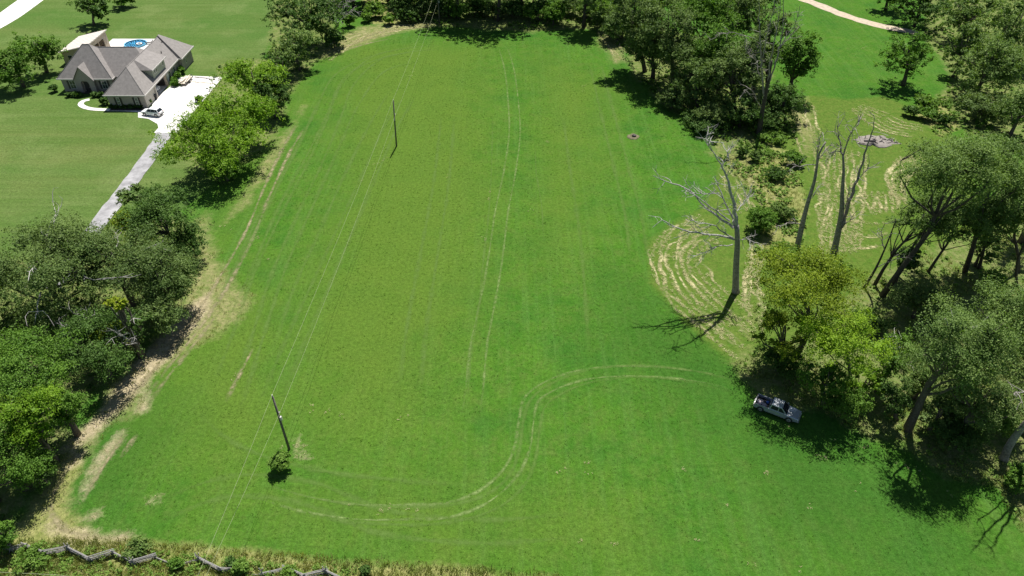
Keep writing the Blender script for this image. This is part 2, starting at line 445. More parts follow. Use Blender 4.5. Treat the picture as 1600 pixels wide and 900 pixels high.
def build_ground():
    xs = np.concatenate([[-3000,-1200,-500,-260,-200], np.arange(-160, 160.1, 0.8), [200,260,500,1200,3000]])
    ys = np.concatenate([[-2500,-900,-300,-80,-10,10,18], np.arange(24, 226.1, 0.8), [245,270,320,420,700,1400,4000]])
    X, Y = np.meshgrid(xs, ys, indexing='xy'); nx, ny = len(xs), len(ys)
    wob = (fbm(X, Y, 6.0) - 0.5)
    def mask(polys, soft=1.0, amp=4.0):
        r = np.zeros(X.shape)
        for p in polys:
            d = sdist(X, Y, np.array(W(p))) + wob * amp
            r = np.maximum(r, np.clip(0.5 + d / (2 * soft), 0, 1))
        return r
    lawn = mask([P_LAWN], 1.0, 1.5); dry = mask(P_DRY, 1.8, 3.0); bare = mask(P_BARE, 0.9, 2.0); lit = mask(P_LITTER, 1.5, 5.0)
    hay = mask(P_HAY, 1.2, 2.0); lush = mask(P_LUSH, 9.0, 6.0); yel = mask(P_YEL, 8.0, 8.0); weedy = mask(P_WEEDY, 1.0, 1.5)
    # beyond the frame the country goes on as rough meadow
    zz = np.zeros(X.shape)
    near = (np.abs(X) < 170) & (Y > 22) & (Y < 235)
    zz[near] = ((fbm(X, Y, 14.0) - 0.5) * 0.10 + wob * 0.04)[near]
    V = np.stack([X, Y, zz], -1).reshape(-1, 3)
    i = np.arange(nx * ny).reshape(ny, nx)
    F = np.stack([i[:-1,:-1], i[:-1,1:], i[1:,1:], i[1:,:-1]], -1).reshape(-1, 4)
    ma = np.stack([lawn, dry, bare, lit], -1).reshape(-1, 4); mb = np.stack([hay, lush, yel, weedy], -1).reshape(-1, 4)
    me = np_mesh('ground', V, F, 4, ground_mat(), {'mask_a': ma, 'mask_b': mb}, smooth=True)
    o = np_obj('ground', me)
    return tag(o, 'green mown field and lawns with dry straw edges', None, None, 'structure')
ground = build_ground()
def gz(x, y):
    wob = fbm(np.array([x]), np.array([y]), 6.0)[0] - 0.5
    return float((fbm(np.array([x]), np.array([y]), 14.0)[0] - 0.5) * 0.10 + wob * 0.04)
def gza(x, y):
    return (fbm(x, y, 14.0) - 0.5) * 0.10 + (fbm(x, y, 6.0) - 0.5) * 0.04

# ------------------------------------------------------------------ flat sheets: roads, slabs
def sheet(name, poly, z, mat, thick=0.12, parent=None):
    """slab whose top lies z above datum"""
    return MB().prism([(p[0], p[1]) for p in poly], z - thick, z).build(name, mat, parent)

def ribbon_mesh(name, line, w, z, mat, wob=0.0, seed=0, skirt=0.0):
    """strip that follows the ground, z above it; uv: across, along (m)"""
    P = np.asarray(line); n = len(P)
    T = np.gradient(P[:, :2], axis=0); T /= np.linalg.norm(T, axis=1)[:, None] + 1e-9
    Nn = np.stack([-T[:, 1], T[:, 0]], 1)
    s_ = np.concatenate([[0], np.cumsum(np.linalg.norm(np.diff(P[:, :2], axis=0), axis=1))])
    w = np.broadcast_to(np.asarray(w, float), (n,)) * (1 + wob * (vnoise(s_ * 0.6 + seed * 7, s_ * 0 + seed) - 0.5))
    K = 4; us = np.linspace(-0.5, 0.5, K + 1)
    V = np.zeros((n, K + 1, 3))
    for k, u in enumerate(us):
        V[:, k, :2] = P[:, :2] + Nn * (w * u)[:, None]
    V[..., 2] = gza(V[..., 0], V[..., 1]) + z
    i = np.arange(n * (K + 1)).reshape(n, K + 1)
    F = np.stack([i[:-1,:-1], i[:-1,1:], i[1:,1:], i[1:,:-1]], -1).reshape(-1, 4)
    F = F[:, ::-1]
    U = np.zeros((n, K + 1, 4)); U[..., 0] = us + 0.5; U[..., 1] = s_[:, None]; U[..., 2] = np.clip(np.minimum(s_, s_[-1] - s_) / min(7.0, s_[-1] * .3), 0, 1)[:, None]
    return np_mesh(name, V.reshape(-1, 3), F, 4, mat, {'strip': U.reshape(-1, 4)})

def track_mat(name, c1, c2, strength, gap=0.5, lo=0.38, hi=0.70):
    m, N, L = mat_new(name); b = N['Principled BSDF']; out = N['Material Output']
    a_ = N.new('ShaderNodeAttribute'); a_.attribute_name = 'strip'
    s_ = N.new('ShaderNodeSeparateColor'); L.new(a_.outputs['Color'], s_.inputs[0])
    geo = N.new('ShaderNodeNewGeometry')
    n1 = noise(N, L, 1.3, 5, 0.75, geo.outputs['Position']); n2 = noise(N, L, 0.16, 3, 0.6, geo.outputs['Position']); n3 = noise(N, L, 6, 3, 0.8, geo.outputs['Position'])
    c = ramp_mix(N, L, n3, c1, c2, 0.3, 0.7); L.new(c, b.inputs['Base Color']); b.inputs['Roughness'].default_value = 0.95; b.inputs['Specular IOR Level'].default_value = 0.1
    x = N.new('ShaderNodeMath'); x.operation = 'SUBTRACT'; L.new(s_.outputs[0], x.inputs[0]); x.inputs[1].default_value = 0.5
    y = N.new('ShaderNodeMath'); y.operation = 'ABSOLUTE'; L.new(x.outputs[0], y.inputs[0])
    f = N.new('ShaderNodeMapRange'); L.new(y.outputs[0], f.inputs['Value']); f.inputs['From Min'].default_value = 0.5; f.inputs['From Max'].default_value = 0.12
    g = N.new('ShaderNodeMapRange'); L.new(n1, g.inputs['Value']); g.inputs['From Min'].default_value = lo; g.inputs['From Max'].default_value = hi
    h = N.new('ShaderNodeMapRange'); L.new(n2, h.inputs['Value']); h.inputs['From Min'].default_value = 0.5 - gap * 0.3; h.inputs['From Max'].default_value = 0.5 + 0.12
    p = N.new('ShaderNodeMath'); p.operation = 'MULTIPLY'; L.new(f.outputs[0], p.inputs[0]); L.new(g.outputs[0], p.inputs[1])
    q0 = N.new('ShaderNodeMath'); q0.operation = 'MULTIPLY'; L.new(p.outputs[0], q0.inputs[0]); L.new(h.outputs[0], q0.inputs[1])
    q = N.new('ShaderNodeMath'); q.operation = 'MULTIPLY'; L.new(q0.outputs[0], q.inputs[0]); L.new(s_.outputs[2], q.inputs[1])
    r = N.new('ShaderNodeMath'); r.operation = 'MULTIPLY'; r.use_clamp = True; L.new(q.outputs[0], r.inputs[0]); r.inputs[1].default_value = strength
    t = N.new('ShaderNodeBsdfTransparent'); mx = N.new('ShaderNodeMixShader')
    L.new(r.outputs[0], mx.inputs[0]); L.new(t.outputs[0], mx.inputs[1]); L.new(b.outputs[0], mx.inputs[2]); L.new(mx.outputs[0], out.inputs['Surface'])
    return m
T_PALE = track_mat('pressed_grass_track', (0.13, 0.21, 0.055), (0.21, 0.275, 0.10), 1.35, 1.5)
T_FAINT = track_mat('faint_mower_track', (0.098, 0.185, 0.035), (0.150, 0.235, 0.060), 0.8, 1.5, 0.28, 0.72)
T_HAY = track_mat('hay_row', (0.29, 0.28, 0.13), (0.48, 0.44, 0.25), 1.8, 0.45, 0.42, 0.62)
T_STRAW = track_mat('straw_track', (0.20, 0.185, 0.095), (0.33, 0.285, 0.175), 1.6, 1.0)

_tz = [0]
def track(pts, w, mat, gauge=None, seed=0):
    """a tyre track pressed into the field; with a gauge, the pair of wheel lines"""
    ln = curve(W(pts), 0.8)
    T = np.gradient(ln[:, :2], axis=0); T /= np.linalg.norm(T, axis=1)[:, None]; Nn = np.stack([-T[:, 1], T[:, 0]], 1)
    offs = [0.0] if gauge is None else [-gauge / 2, gauge / 2]
    for o_ in offs:
        l2 = ln.copy(); l2[:, :2] += Nn * o_
        _tz[0] = (_tz[0] + 1) % 12
        np_obj('tyre_track', ribbon_mesh('tyre_track', l2, w, 0.012 + 0.004 * _tz[0], mat, 1.0, seed + int(o_ * 10) + 20), ground)

# S-shaped double track that ends at the truck
track([(1150,606),(1120,594),(1050,583),(980,580),(920,584),(870,598),(832,622),(822,660),(816,700),(796,740),(755,776),(700,797),(640,800),(560,800),(480,788),(400,766)], 0.42, T_PALE, 1.7, 3)
track([(1150,606),(1080,588),(1000,580),(930,586),(880,602),(842,628),(830,665),(824,710),(806,752),(766,784),(700,803),(620,806),(540,800),(450,784)], 0.5, T_FAINT, 2.0, 5)
# long track up the middle of the field
track([(786,74),(796,110),(802,160),(804,210),(796,270),(784,330),(776,390),(768,440),(758,490),(748,540),(742,600),(736,650)], 0.42, T_PALE, 2.1, 11)
track([(770,180),(768,260),(764,330),(756,400),(748,480),(736,560),(728,650)], 0.4, T_FAINT, None, 12)
track([(836,220),(838,270),(846,320),(850,380)], 0.45, T_FAINT, None, 13)
for k, p in enumerate([
   [(640,78),(590,90),(545,130),(520,190),(490,260),(455,330),(410,430),(380,520),(350,600)],
   [(655,96),(600,112),(560,165),(530,230),(490,320),(450,410),(420,500),(395,580),(372,650)],
   [(690,74),(640,78),(580,92),(530,120),(500,180),(470,240),(420,330),(380,420),(340,500)],
   [(610,140),(580,190),(540,270),(500,360),(460,450),(430,540)],
   [(640,150),(610,200),(570,290),(530,380),(490,470),(450,560),(420,640)],
   [(500,150),(470,220),(430,300),(390,380),(350,450)],
   [(700,180),(690,280),(670,400),(650,520),(640,620)],
   [(880,180),(890,260),(905,360),(915,470),(920,560)],
   [(930,100),(950,180),(970,260),(990,340),(1000,420)],
   [(300,640),(380,700),(500,735),(620,750),(740,760)],
   [(240,800),(360,760),(480,770),(600,815),(760,830),(900,820)],
   ]):
    track(p, 0.8, T_FAINT, 2.6 if k % 2 == 0 else None, 30 + k)
# straw tracks along the dry western edge
for k, p in enumerate([
   [(466,190),(440,235),(410,300),(385,360),(345,430),(300,500),(240,580),(190,640)],
   [(478,196),(452,240),(424,300),(398,365),(360,440),(318,505),(262,575),(222,630)],
   [(330,470),(290,520),(235,585),(180,650),(140,700)],
   [(345,485),(310,530),(262,590),(226,640)],
   [(398,540),(372,590),(352,630)],
   [(130,690),(100,740),(80,790),(100,826),(150,838),(200,842)],
   [(200,672),(170,716),(140,762),(128,790)], [(215,678),(188,716)],
   [(540,70),(590,52),(650,44),(700,42)], [(520,80),(580,60),(640,50)], [(505,92),(560,72),(620,58)] ]):
    track(p, 0.7, T_STRAW, None, 60 + k)

# roads
conc_road = ribbon_mesh('road', curve(W([(-200,130),(-90,78),(0,33),(60,-8),(130,-50)]), 2.0), 7.0, 0.03, M['concrete'], 0.03, 1)
tag(np_obj('road', conc_road), 'pale concrete road across the far corner of the lawn', None, None, 'structure')
dirt = ribbon_mesh('dirt_road', curve(W([(1180,-45),(1230,-12),(1275,6),(1320,24),(1370,39),(1425,50),(1440,53)]), 1.5), 3.4, 0.03, M['gravel'], 0.35, 2)
tag(np_obj('dirt_road', dirt), 'pale dirt road curving past the far trees', None, None, 'structure')
# ------------------------------------------------------------------ house yard: slabs, lanes
slab_px = [(241,208),(276,208),(348,121),(300,119),(278,122),(266,136),(238,158),(238,170),(216,171),(216,184),(232,186),(246,194),(248,200)]
yard = sheet('driveway', W(slab_px), 0.09, M['concrete'], 0.3)
tag(yard, 'white concrete driveway apron beside the house', None, None, 'structure')
lane = ribbon_mesh('driveway_lane', curve(W([(257,203),(254,214),(240,235),(215,270),(190,303),(160,342),(120,395),(80,450)]), 0.8), 2.9, 0.05, M['asphalt'], 0.22, 4)
tag(np_obj('driveway_lane', lane), 'grey driveway lane running down from the white apron', None, None, 'structure')
walk_line = curve(W([(140,156),(131,158),(126,163),(133,168),(148,171),(170,172),(195,172.5),(220,174)]), 0.5)
walk = ribbon_mesh('garden_path', walk_line, 1.1, 0.06, M['concrete'], 0.02, 6)
tag(np_obj('garden_path', walk), 'narrow curved concrete path to the arched front door', None, None, 'structure')

HX, HY = -73.5, 132.6
house = empty('brick_house', (HX, HY, 0.0), 0, 'large brick house with steep grey hipped roofs and a side garage', 'house')

def hip(x0, x1, y0, y1, z0, rx0, rx1, ry0, ry1, z1, th=0.12):
    b = MB()
    V = [(x0,y0,z0),(x1,y0,z0),(x1,y1,z0),(x0,y1,z0),(x0,y0,z0-th),(x1,y0,z0-th),(x1,y1,z0-th),(x0,y1,z0-th)]
    if rx0 == rx1:      # ridge along y
        V += [(rx0, ry0, z1), (rx0, ry1, z1)]
        F = [(0,1,8),(1,2,9,8),(2,3,9),(3,0,8,9)]
    else:               # ridge along x
        V += [(rx0, ry0, z1), (rx1, ry0, z1)]
        F = [(0,1,9,8),(1,2,9),(2,3,8,9),(3,0,8)]
    F += [(0,4,5,1),(1,5,6,2),(2,6,7,3),(3,7,4,0),(7,6,5,4)]
    return b.add(V, F)

wing_roof = hip(-8.3, 0, 0, 25.6, 3.0, -4.15, -4.15, 4.5, 20.9, 7.0).build('roof', M['roof'], house)
rear_roof = hip(-8.6, 0.75, 18.6, 26.0, 3.02, -4.1, -4.1, 21.0, 21.6, 7.3).build('roof', M['roof'], house)
main_roof = hip(-20.0, -1.1, 9.0, 18.8, 2.98, -15.2, -6.0, 13.9, 13.9, 7.5).build('roof', M['roof'], house)
entry_roof = hip(-21.5, -9.9, 7.9, 17.7, 3.01, -16.3, -14.9, 12.8, 12.8, 8.5).build('roof', M['roof'], house)
def fascia(x0, x1, y0, y1, z, parent, sides='fblr'):
    b = MB(); t = 0.09; h = 0.20
    if 'f' in sides: b.box(x0-t, x1+t, y0-t, y0-0.004, z-h, z+0.03)
    if 'b' in sides: b.box(x0-t, x1+t, y1+0.004, y1+t, z-h, z+0.03)
    if 'l' in sides: b.box(x0-t, x0-0.004, y0, y1, z-h, z+0.03)
    if 'r' in sides: b.box(x1+0.004, x1+t, y0, y1, z-h, z+0.03)
    b.build('gutter', M['fascia'], parent)
fascia(-8.3, 0, 0, 25.6, 3.0, wing_roof); fascia(-8.6, 0.75, 18.6, 26.0, 3.02, rear_roof); fascia(-21.5, -9.9, 7.9, 17.7, 3.01, entry_roof)
for rf, pts in ((wing_roof, [(-8.3,0,3),(-4.15,4.5,7),(0,0,3)]), (wing_roof, [(-4.15,4.5,7),(-4.15,20.9,7)]), (entry_roof, [(-21.5,7.9,3),(-16.3,12.8,8.5),(-14.9,12.8,8.5),(-9.9,7.9,3)]), (main_roof, [(-15.2,13.9,7.5),(-6,13.9,7.5)]), (rear_roof, [(0.75,18.6,3.02),(-4.1,21.0,7.3)])):
    MB().tube(pts, 0.07, 5).build('ridge_cap', M['roof'], rf)
for x, y in ((-2.2,16.5),(-3.0,12.2),(-1.6,21.5),(-3.2,20.2)):   # roof vents
    z = 3.0 + (-x) * 4.0 / 4.15
    MB().tube([(x,y,z-0.2),(x,y,z+0.45)], 0.09, 6).build('vent_pipe', M['shutter'], wing_roof)
# dormer over the garage
dorm = MB().box(-4.2, -0.55, 6.9, 13.2, 3.3, 5.55).build('dormer_wall', M['siding'], house)
dr = MB().add([(-0.15,6.4,5.5),(-0.15,13.7,5.5),(-3.9,8.0,7.06),(-3.9,13.7,7.06),(-3.9,6.4,5.5),(-0.15,6.4,5.36),(-0.15,13.7,5.36),(-3.9,13.7,5.36),(-3.9,6.4,5.36)],
              [(0,1,3,2),(4,0,2),(0,5,6,1),(4,8,5,0),(1,6,7,3),(8,7,6,5)]).build('roof', M['roof'], house)
MB().box(-0.15, -0.08, 6.36, 13.74, 5.34, 5.54).build('gutter', M['fascia'], dr)
# walls
def wall(*a, mat='brick'): return MB().box(*a).build('wall', M[mat], house)
wall(-7.9, -0.45, 0.45, 0.65, 0, 2.87)                      # wing front
wall(-0.65, -0.45, 0.66, 5.6, 0, 2.87, mat='stucco'); wall(-0.65, -0.45, 10.8, 18.9, 0, 2.87, mat='brick'); wall(-0.65, -0.45, 5.61, 10.79, 2.45, 2.87, mat='stucco')
wall(-7.9, -7.7, 0.66, 25.0, 0, 2.87); wall(-7.69, 0.3, 24.9, 25.1, 0, 2.87)
wall(0.15, 0.35, 19.1, 24.89, 0, 2.87); wall(-0.44, 0.34, 18.92, 19.09, 0, 2.87)
wall(-21.05, -10.35, 8.4, 8.6, 0, 2.87); wall(-21.05, -20.85, 8.61, 17.2, 0, 2.87); wall(-10.55, -10.36, 8.61, 9.6, 0, 2.87)
wall(-10.34, -7.91, 9.5, 9.7, 0, 2.87); wall(-20.84, -7.91, 17.1, 17.3, 0, 2.87)
MB().box(-7.6, -0.5, 0.7, 11.6, 0.02, 0.1).build('garage_floor', M['concrete'], house)
MB().box(-7.6, -0.7, 11.2, 11.3, 0.1, 2.8).build('garage_partition', M['dark_in'], house)
# garage door rolled up and its pillars
MB().box(-3.2, -0.7, 5.7, 10.7, 2.35, 2.43).build('garage_door', M['trim'], house)
MB().box(-0.44, -0.2, 5.2, 5.59, 0, 2.87).build('pillar', M['stucco'], house); MB().box(-0.44, -0.2, 10.81, 11.5, 0, 2.87).build('pillar', M['tan_wall'], house)
# front entry gable with arch
gx = -15.9
MB().add([(gx-2.0,7.75,2.9),(gx+2.0,7.75,2.9),(gx,7.75,5.55),(gx-2.0,8.39,2.9),(gx+2.0,8.39,2.9),(gx,8.39,5.55)], [(0,1,2),(5,4,3),(0,3,4,1),(1,4,5,2),(2,5,3,0)]).build('gable_wall', M['brick'], house)
MB().box(gx-2.0, gx-0.85, 7.75, 8.39, 0, 2.897).build('wall', M['brick'], house); MB().box(gx+0.85, gx+2.0, 7.75, 8.39, 0, 2.897).build('wall', M['brick'], house)
arch = [(gx-0.85,2.897),(gx-0.85,1.9)] + [(gx-0.85*math.cos(t), 1.9+0.8*math.sin(t)) for t in np.linspace(0.15, math.pi-0.15, 9)] + [(gx+0.85,1.9),(gx+0.85,2.897)]
MB().loft([[(p[0],7.75,p[1]) for p in arch],[(p[0],8.39,p[1]) for p in arch]]).build('arch', M['brick'], house)
dr_ = MB().box(gx-0.55, gx+0.55, 8.30, 8.38, 0.1, 2.2).build('door', M['shutter'], house); MB().box(gx+0.38, gx+0.46, 8.22, 8.29, 1.0, 1.12).build('handle', M['rim'], dr_)
for s in (-1, 1):
    MB().add([(gx+s*2.25,7.5,2.75),(gx+s*2.25,10.4,2.75),(gx,11.0,5.75),(gx,7.5,5.75),(gx+s*2.25,7.5,2.62),(gx,7.5,5.6),(gx+s*2.25,10.4,2.62),(gx,11.0,5.6)],
             [(0,1,2,3),(4,5,7,6),(0,3,5,4),(0,4,6,1),(1,6,7,2)]).build('roof', M['roof'], house)
# windows
def window_front(x, y, z0, w, h, shut=True):
    f = MB().box(x-w/2-.06, x+w/2+.06, y-0.05, y-0.004, z0-.06, z0+h+.06).build('window', M['trim'], house)
    for i in (0, 1):
        for j in (0, 1):
            MB().box(x-w/2+i*w/2+.03, x+i*w/2-.03, y-0.065, y-0.051, z0+j*h/2+.03, z0+(j+1)*h/2-.03).build('pane', M['glass'], f)
    if shut:
        for s in (-1, 1): MB().box(x+s*(w/2+.28)-.2, x+s*(w/2+.28)+.2, y-0.07, y-0.004, z0-.05, z0+h+.05).build('shutter', M['shutter'], house)
def window_side(x, y, z0, w, h):
    f = MB().box(x+0.004, x+0.05, y-w/2-.06, y+w/2+.06, z0-.06, z0+h+.06).build('window', M['trim'], house)
    for i in (0, 1): MB().box(x+0.051, x+0.065, y-w/2+i*w/2+.03, y+i*w/2-.03, z0+.03, z0+h-.03).build('pane', M['glass'], f)
window_front(-5.9, 0.45, 0.7, 0.5, 1.6); window_front(-2.2, 0.45, 0.7, 0.5, 1.6)
window_front(-18.9, 8.4, 0.7, 1.1, 1.7); window_front(-12.2, 8.4, 0.7, 1.1, 1.7)
for y, z, w, h in ((7.9,4.25,.5,.8),(8.7,4.25,.5,.8),(12.2,4.2,.5,.8)): window_side(-0.55, y, z, w, h)
for y, w in ((13.6,.9),(16.2,.9)): window_side(-0.45, y, 1.0, w, 1.2)
window_side(0.35, 21.2, 1.1, .6, 1.0)
d2 = MB().box(-0.44, -0.38, 11.9, 12.8, 0.1, 2.2).build('door', M['trim'], house); MB().box(-0.37, -0.32, 12.6, 12.7, 1.0, 1.1).build('handle', M['rim'], d2)
MB().box(-20.8, -10.6, 7.3, 8.35, 0.0, 0.12).build('flower_bed', M['mulch'], house)
MB().box(-7.8, -0.6, -0.7, 0.4, 0.0, 0.12).build('flower_bed', M['mulch'], house)

# pool house: single-pitch pale roof, open bay to the pool
ph = empty('pool_house', (-98.2, 160.0, 0), 0, 'open-fronted pool shelter with a pale single-pitch roof behind the house', 'outbuilding')
prf = MB().add([(-3.6,-5.2,3.0),(3.5,-5.2,4.6),(3.5,4.8,4.6),(-3.6,4.8,3.0),(-3.6,-5.2,2.85),(3.5,-5.2,4.4),(3.5,4.8,4.4),(-3.6,4.8,2.85)],
        [(0,1,2,3),(7,6,5,4),(0,4,5,1),(1,5,6,2),(2,6,7,3),(3,7,4,0)]).build('roof', M['metal_roof'], ph)
for k in range(9):
    y = -5.0 + k * 1.2
    MB().add([(-3.6,y,3.003),(3.5,y,4.603),(3.5,y+.05,4.603),(-3.6,y+.05,3.003),(-3.6,y,3.04),(3.5,y,4.64),(3.5,y+.05,4.64),(-3.6,y+.05,3.04)], [(4,5,6,7),(0,1,5,4),(2,3,7,6),(1,2,6,5),(3,0,4,7)]).build('seam', M['metal_roof'], prf)
def slope_wall(y0, y1):
    MB().add([(-3.2,y0,0),(3.2,y0,0),(3.2,y1,0),(-3.2,y1,0),(-3.2,y0,2.93),(3.2,y0,4.32),(3.2,y1,4.32),(-3.2,y1,2.93)], [(0,1,5,4),(1,2,6,5),(2,3,7,6),(3,0,4,7),(4,5,6,7)]).build('wall', M['tan_wall'], ph)
slope_wall(-4.8, -4.6); slope_wall(4.2, 4.4)
MB().box(-3.2, -3.0, -4.59, 4.19, 0, 2.9).build('wall', M['tan_wall'], ph)
MB().box(3.0, 3.2, -4.59, -2.2, 0, 4.31).build('wall', M['tan_wall'], ph); MB().box(3.0, 3.2, 2.6, 4.19, 0, 4.31).build('wall', M['tan_wall'], ph)
MB().box(3.0, 3.2, -2.19, 2.59, 3.3, 4.31).build('header', M['tan_wall'], ph)
MB().box(3.05, 3.2, 0.1, 0.3, 0, 3.29).build('post', M['tan_wall'], ph)
pw = MB().box(-2.0, -1.0, -4.85, -4.81, 0.9, 2.2).build('window', M['trim'], ph); MB().box(-1.95, -1.05, -4.87, -4.851, 0.95, 2.15).build('pane', M['glass'], pw)
pat = MB().box(-97.5, -84.5, 157.5, 170.8, -0.2, 0.12).build('patio', M['concrete']); tag(pat, 'white concrete patio around the blue pool', None, None, 'structure')
pool = empty('swimming_pool', (-90.3, 167.0, 0.12), 0, 'round blue swimming pool on the white patio', 'pool')
def disc(r, z, n=28, sx=1.0): return [(r*sx*math.cos(t), r*math.sin(t), z) for t in np.linspace(0, 2*math.pi, n, endpoint=False)]
MB().loft([disc(2.6,0.003),disc(2.6,.35),disc(2.35,.35),disc(2.3,.02)], cap=False).build('coping', M['pool_tile'], pool)
MB().add(disc(2.33,0.02), [tuple(range(28))]).build('pool_floor', M['pool_tile'], pool)
MB().add(disc(2.34,0.26), [tuple(range(28))]).build('water', M['water'], pool)
fl = MB().tube([(0.55*math.cos(t), 0.55*math.sin(t), 0) for t in np.linspace(0, 2*math.pi, 15)], 0.16, 7).build('pool_float', M['trim'], None, True, (-89.2, 166.6, 0.5)); tag(fl, 'white ring float on the pool water', 'float')
lc = empty('lounge_chair', (-87.2, 167.6, 0.12), 0.4, 'dark lounge chair beside the round pool', 'chair')
MB().box(-.9,.5,-.3,.3,.3,.38).build('seat', M['shutter'], lc); MB().add([(.5,-.3,.3),(.5,.3,.3),(1.0,.3,.85),(1.0,-.3,.85),(.5,-.3,.36),(.5,.3,.36),(.96,.3,.9),(.96,-.3,.9)],[(0,1,2,3),(7,6,5,4),(0,4,5,1),(1,5,6,2),(2,6,7,3),(3,7,4,0)]).build('backrest', M['shutter'], lc)
for sx in (-.8,.4):
    for sy in (-.25,.25): MB().box(sx-.03,sx+.03,sy-.03,sy+.03,0,.3).build('leg', M['black'], lc)

# ------------------------------------------------------------------ vehicles
def ring(x, w, z0, z1, r=0.10, crown=0.03):
    return [(x,-w+r*.5,z0),(x,-w,z0+r),(x,-w,z1-r),(x,-w+r,z1),(x,0,z1+crown),(x,w-r,z1),(x,w,z1-r),(x,w,z0+r),(x,w-r*.5,z0)]
def wheel(parent, x, y, r):
    s = 1 if y > 0 else -1
    t = MB().tube([(x,y-0.11,r),(x,y-0.1,r),(x,y+0.1,r),(x,y+0.11,r)], [r*.9,r,r,r*.9], 18).build('wheel', M['tyre'], parent)
    MB().tube([(x,y+s*0.112,r),(x,y+s*0.135,r)], [r*.66,r*.60], 14).build('rim', M['rim'], t)
    MB().tube([(x,y+s*0.136,r),(x,y+s*0.15,r)], r*.16, 8).build('hub', M['tyre'], t)
    return t
def arch_ring(parent, x, y, r):
    s = 1 if y > 0 else -1
    o_ = [(x+r*math.cos(t), y, r*.95+r*math.sin(t)) for t in np.linspace(-.1, math.pi+.1, 14)]
    MB().loft([o_, [(p[0], p[1]+s*0.02, p[2]) for p in o_]]).build('wheel_arch', M['black'], parent)
def quad(pts, off, th=0.015):
    P = np.array(pts, float); n = np.cross(P[1]-P[0], P[2]-P[0]); n /= np.linalg.norm(n)
    return MB().loft([P + n*(off-th), P + n*off])

def pickup(root):
    b = MB().loft([ring(2.86,.80,.48,.86,.12), ring(2.74,.90,.42,1.0), ring(2.2,.96,.38,1.09), ring(1.25,.98,.36,1.15), ring(1.2,.98,.36,1.14,.08,.01), ring(-.98,.98,.36,1.14,.08,.01)]).build('body', M['silver_paint'], root, False)
    MB().frustum((-.97,1.32,-.91,.91),(-.80,.55,-.74,.74),1.13,1.80).build('cab', M['silver_paint'], root)
    MB().frustum((-.80,.55,-.74,.74),(-.70,.42,-.66,.66),1.801,1.85).build('roof', M['silver_paint'], root)
    quad([(1.28,-.82,1.19),(1.28,.82,1.19),(.60,.68,1.76),(.60,-.68,1.76)], .02).build('windscreen', M['car_glass'], root)
    quad([(-.955,.82,1.22),(-.955,-.82,1.22),(-.82,-.70,1.74),(-.82,.70,1.74)], .02).build('rear_window', M['car_glass'], root)
    for s in (-1, 1):
        A = [(1.06,s*.898,1.2),(.22,s*.898,1.2),(.22,s*.765,1.72),(.50,s*.765,1.72)]; B = [(.12,s*.898,1.2),(-.80,s*.898,1.2),(-.70,s*.765,1.72),(.12,s*.765,1.72)]
        for q in (A, B):
            quad(q[::-1] if s < 0 else q, .02).build('side_window', M['car_glass'], root)
        for x0, x1 in ((.2,1.12),(-.86,.16)):
            d = MB().box(x0, x1, s*.981-.006, s*.981+.006, .52, 1.10).build('door', M['silver_paint'], root)
            MB().box(x0+.06, x0+.24, s*.995-.012, s*.995+.012, .96, 1.0).build('handle', M['rim'], d)
        MB().box(-2.84, -.99, s*.93-.05, s*.93+.05, .42, 1.14).build('bed_side', M['silver_paint'], root)
        MB().box(1.0, 1.14, s*1.08-.09, s*1.08+.09, 1.16, 1.34).build('mirror', M['silver_paint'], root)
        MB().box(2.70, 2.84, s*.70-.17, s*.70+.17, .74, .92).build('headlight', M['lamp'], root)
        MB().box(-2.88, -2.845, s*.88-.07, s*.88+.07, .74, 1.08).build('tail_light', M['red_lamp'], root)
        for x in (1.75, -1.95):
            arch_ring(root, x, s*.982, .47); wheel(root, x, s*.90, .40)
    MB().box(-2.78, -.99, -.879, .879, .58, .66).build('bed_floor', M['black'], root)
    MB().box(-2.84, -2.785, -.879, .879, .5, 1.13).build('tailgate', M['silver_paint'], root)
    MB().box(-1.05, -.99, -.879, .879, .66, 1.13).build('bed_front', M['silver_paint'], root)
    MB().box(2.80, 2.96, -.86, .86, .42, .62).build('bumper', M['silver_paint'], root); MB().box(-2.98, -2.86, -.86, .86, .44, .6).build('bumper', M['rim'], root)
    MB().box(2.83, 2.875, -.5, .5, .66, .88).build('grille', M['black'], root)

tb = (px(1187,643) + px(1246,664)) / 2
tang = math.atan2(*(px(1248,664) - px(1186,640))[[1, 0]])
truck = empty('pickup_truck', (tb[0], tb[1] + 0.9, gz(tb[0], tb[1]) ), tang, 'silver pickup truck with an open bed parked at the edge of tree shade', 'pickup')
pickup(truck); truck.scale = (.88, .88, .88)
def lump(name, loc, r, seed, mat, label, cat, sz=0.7):
    g = np.random.default_rng(seed); rings = []
    for i, ph_ in enumerate(np.linspace(-1.45, 1.45, 7)):
        rings.append([(r*math.cos(ph_)*math.cos(t)*(1+.2*g.normal()*.5), r*math.cos(ph_)*math.sin(t)*(1+.2*g.normal()*.5), r*sz*(math.sin(ph_)+1)) for t in np.linspace(0, 2*math.pi, 9, endpoint=False)])
    o_ = MB().loft(rings).build(name, mat, None, True, loc); return tag(o_, label, cat)
def on_truck(x, y, z):
    c_, s_ = math.cos(tang), math.sin(tang); L_ = truck.location; x, y, z = x*.88, y*.88, z*.88
    return (L_[0]+c_*x-s_*y, L_[1]+s_*x+c_*y, L_[2]+z)
lump('sack', on_truck(-2.25,-.25,.665), .42, 1, M['tarp'], 'pale pinkish sack lying in the back of the truck bed', 'sack')
lump('sack', on_truck(-1.65,-.45,.665), .3, 2, M['tarp'], 'smaller sack behind the cab in the truck bed', 'sack')
lump('bucket', on_truck(-1.4,.25,.665), .2, 3, M['blue'], 'dark blue bucket in the truck bed by the cab', 'bucket', 1.0)

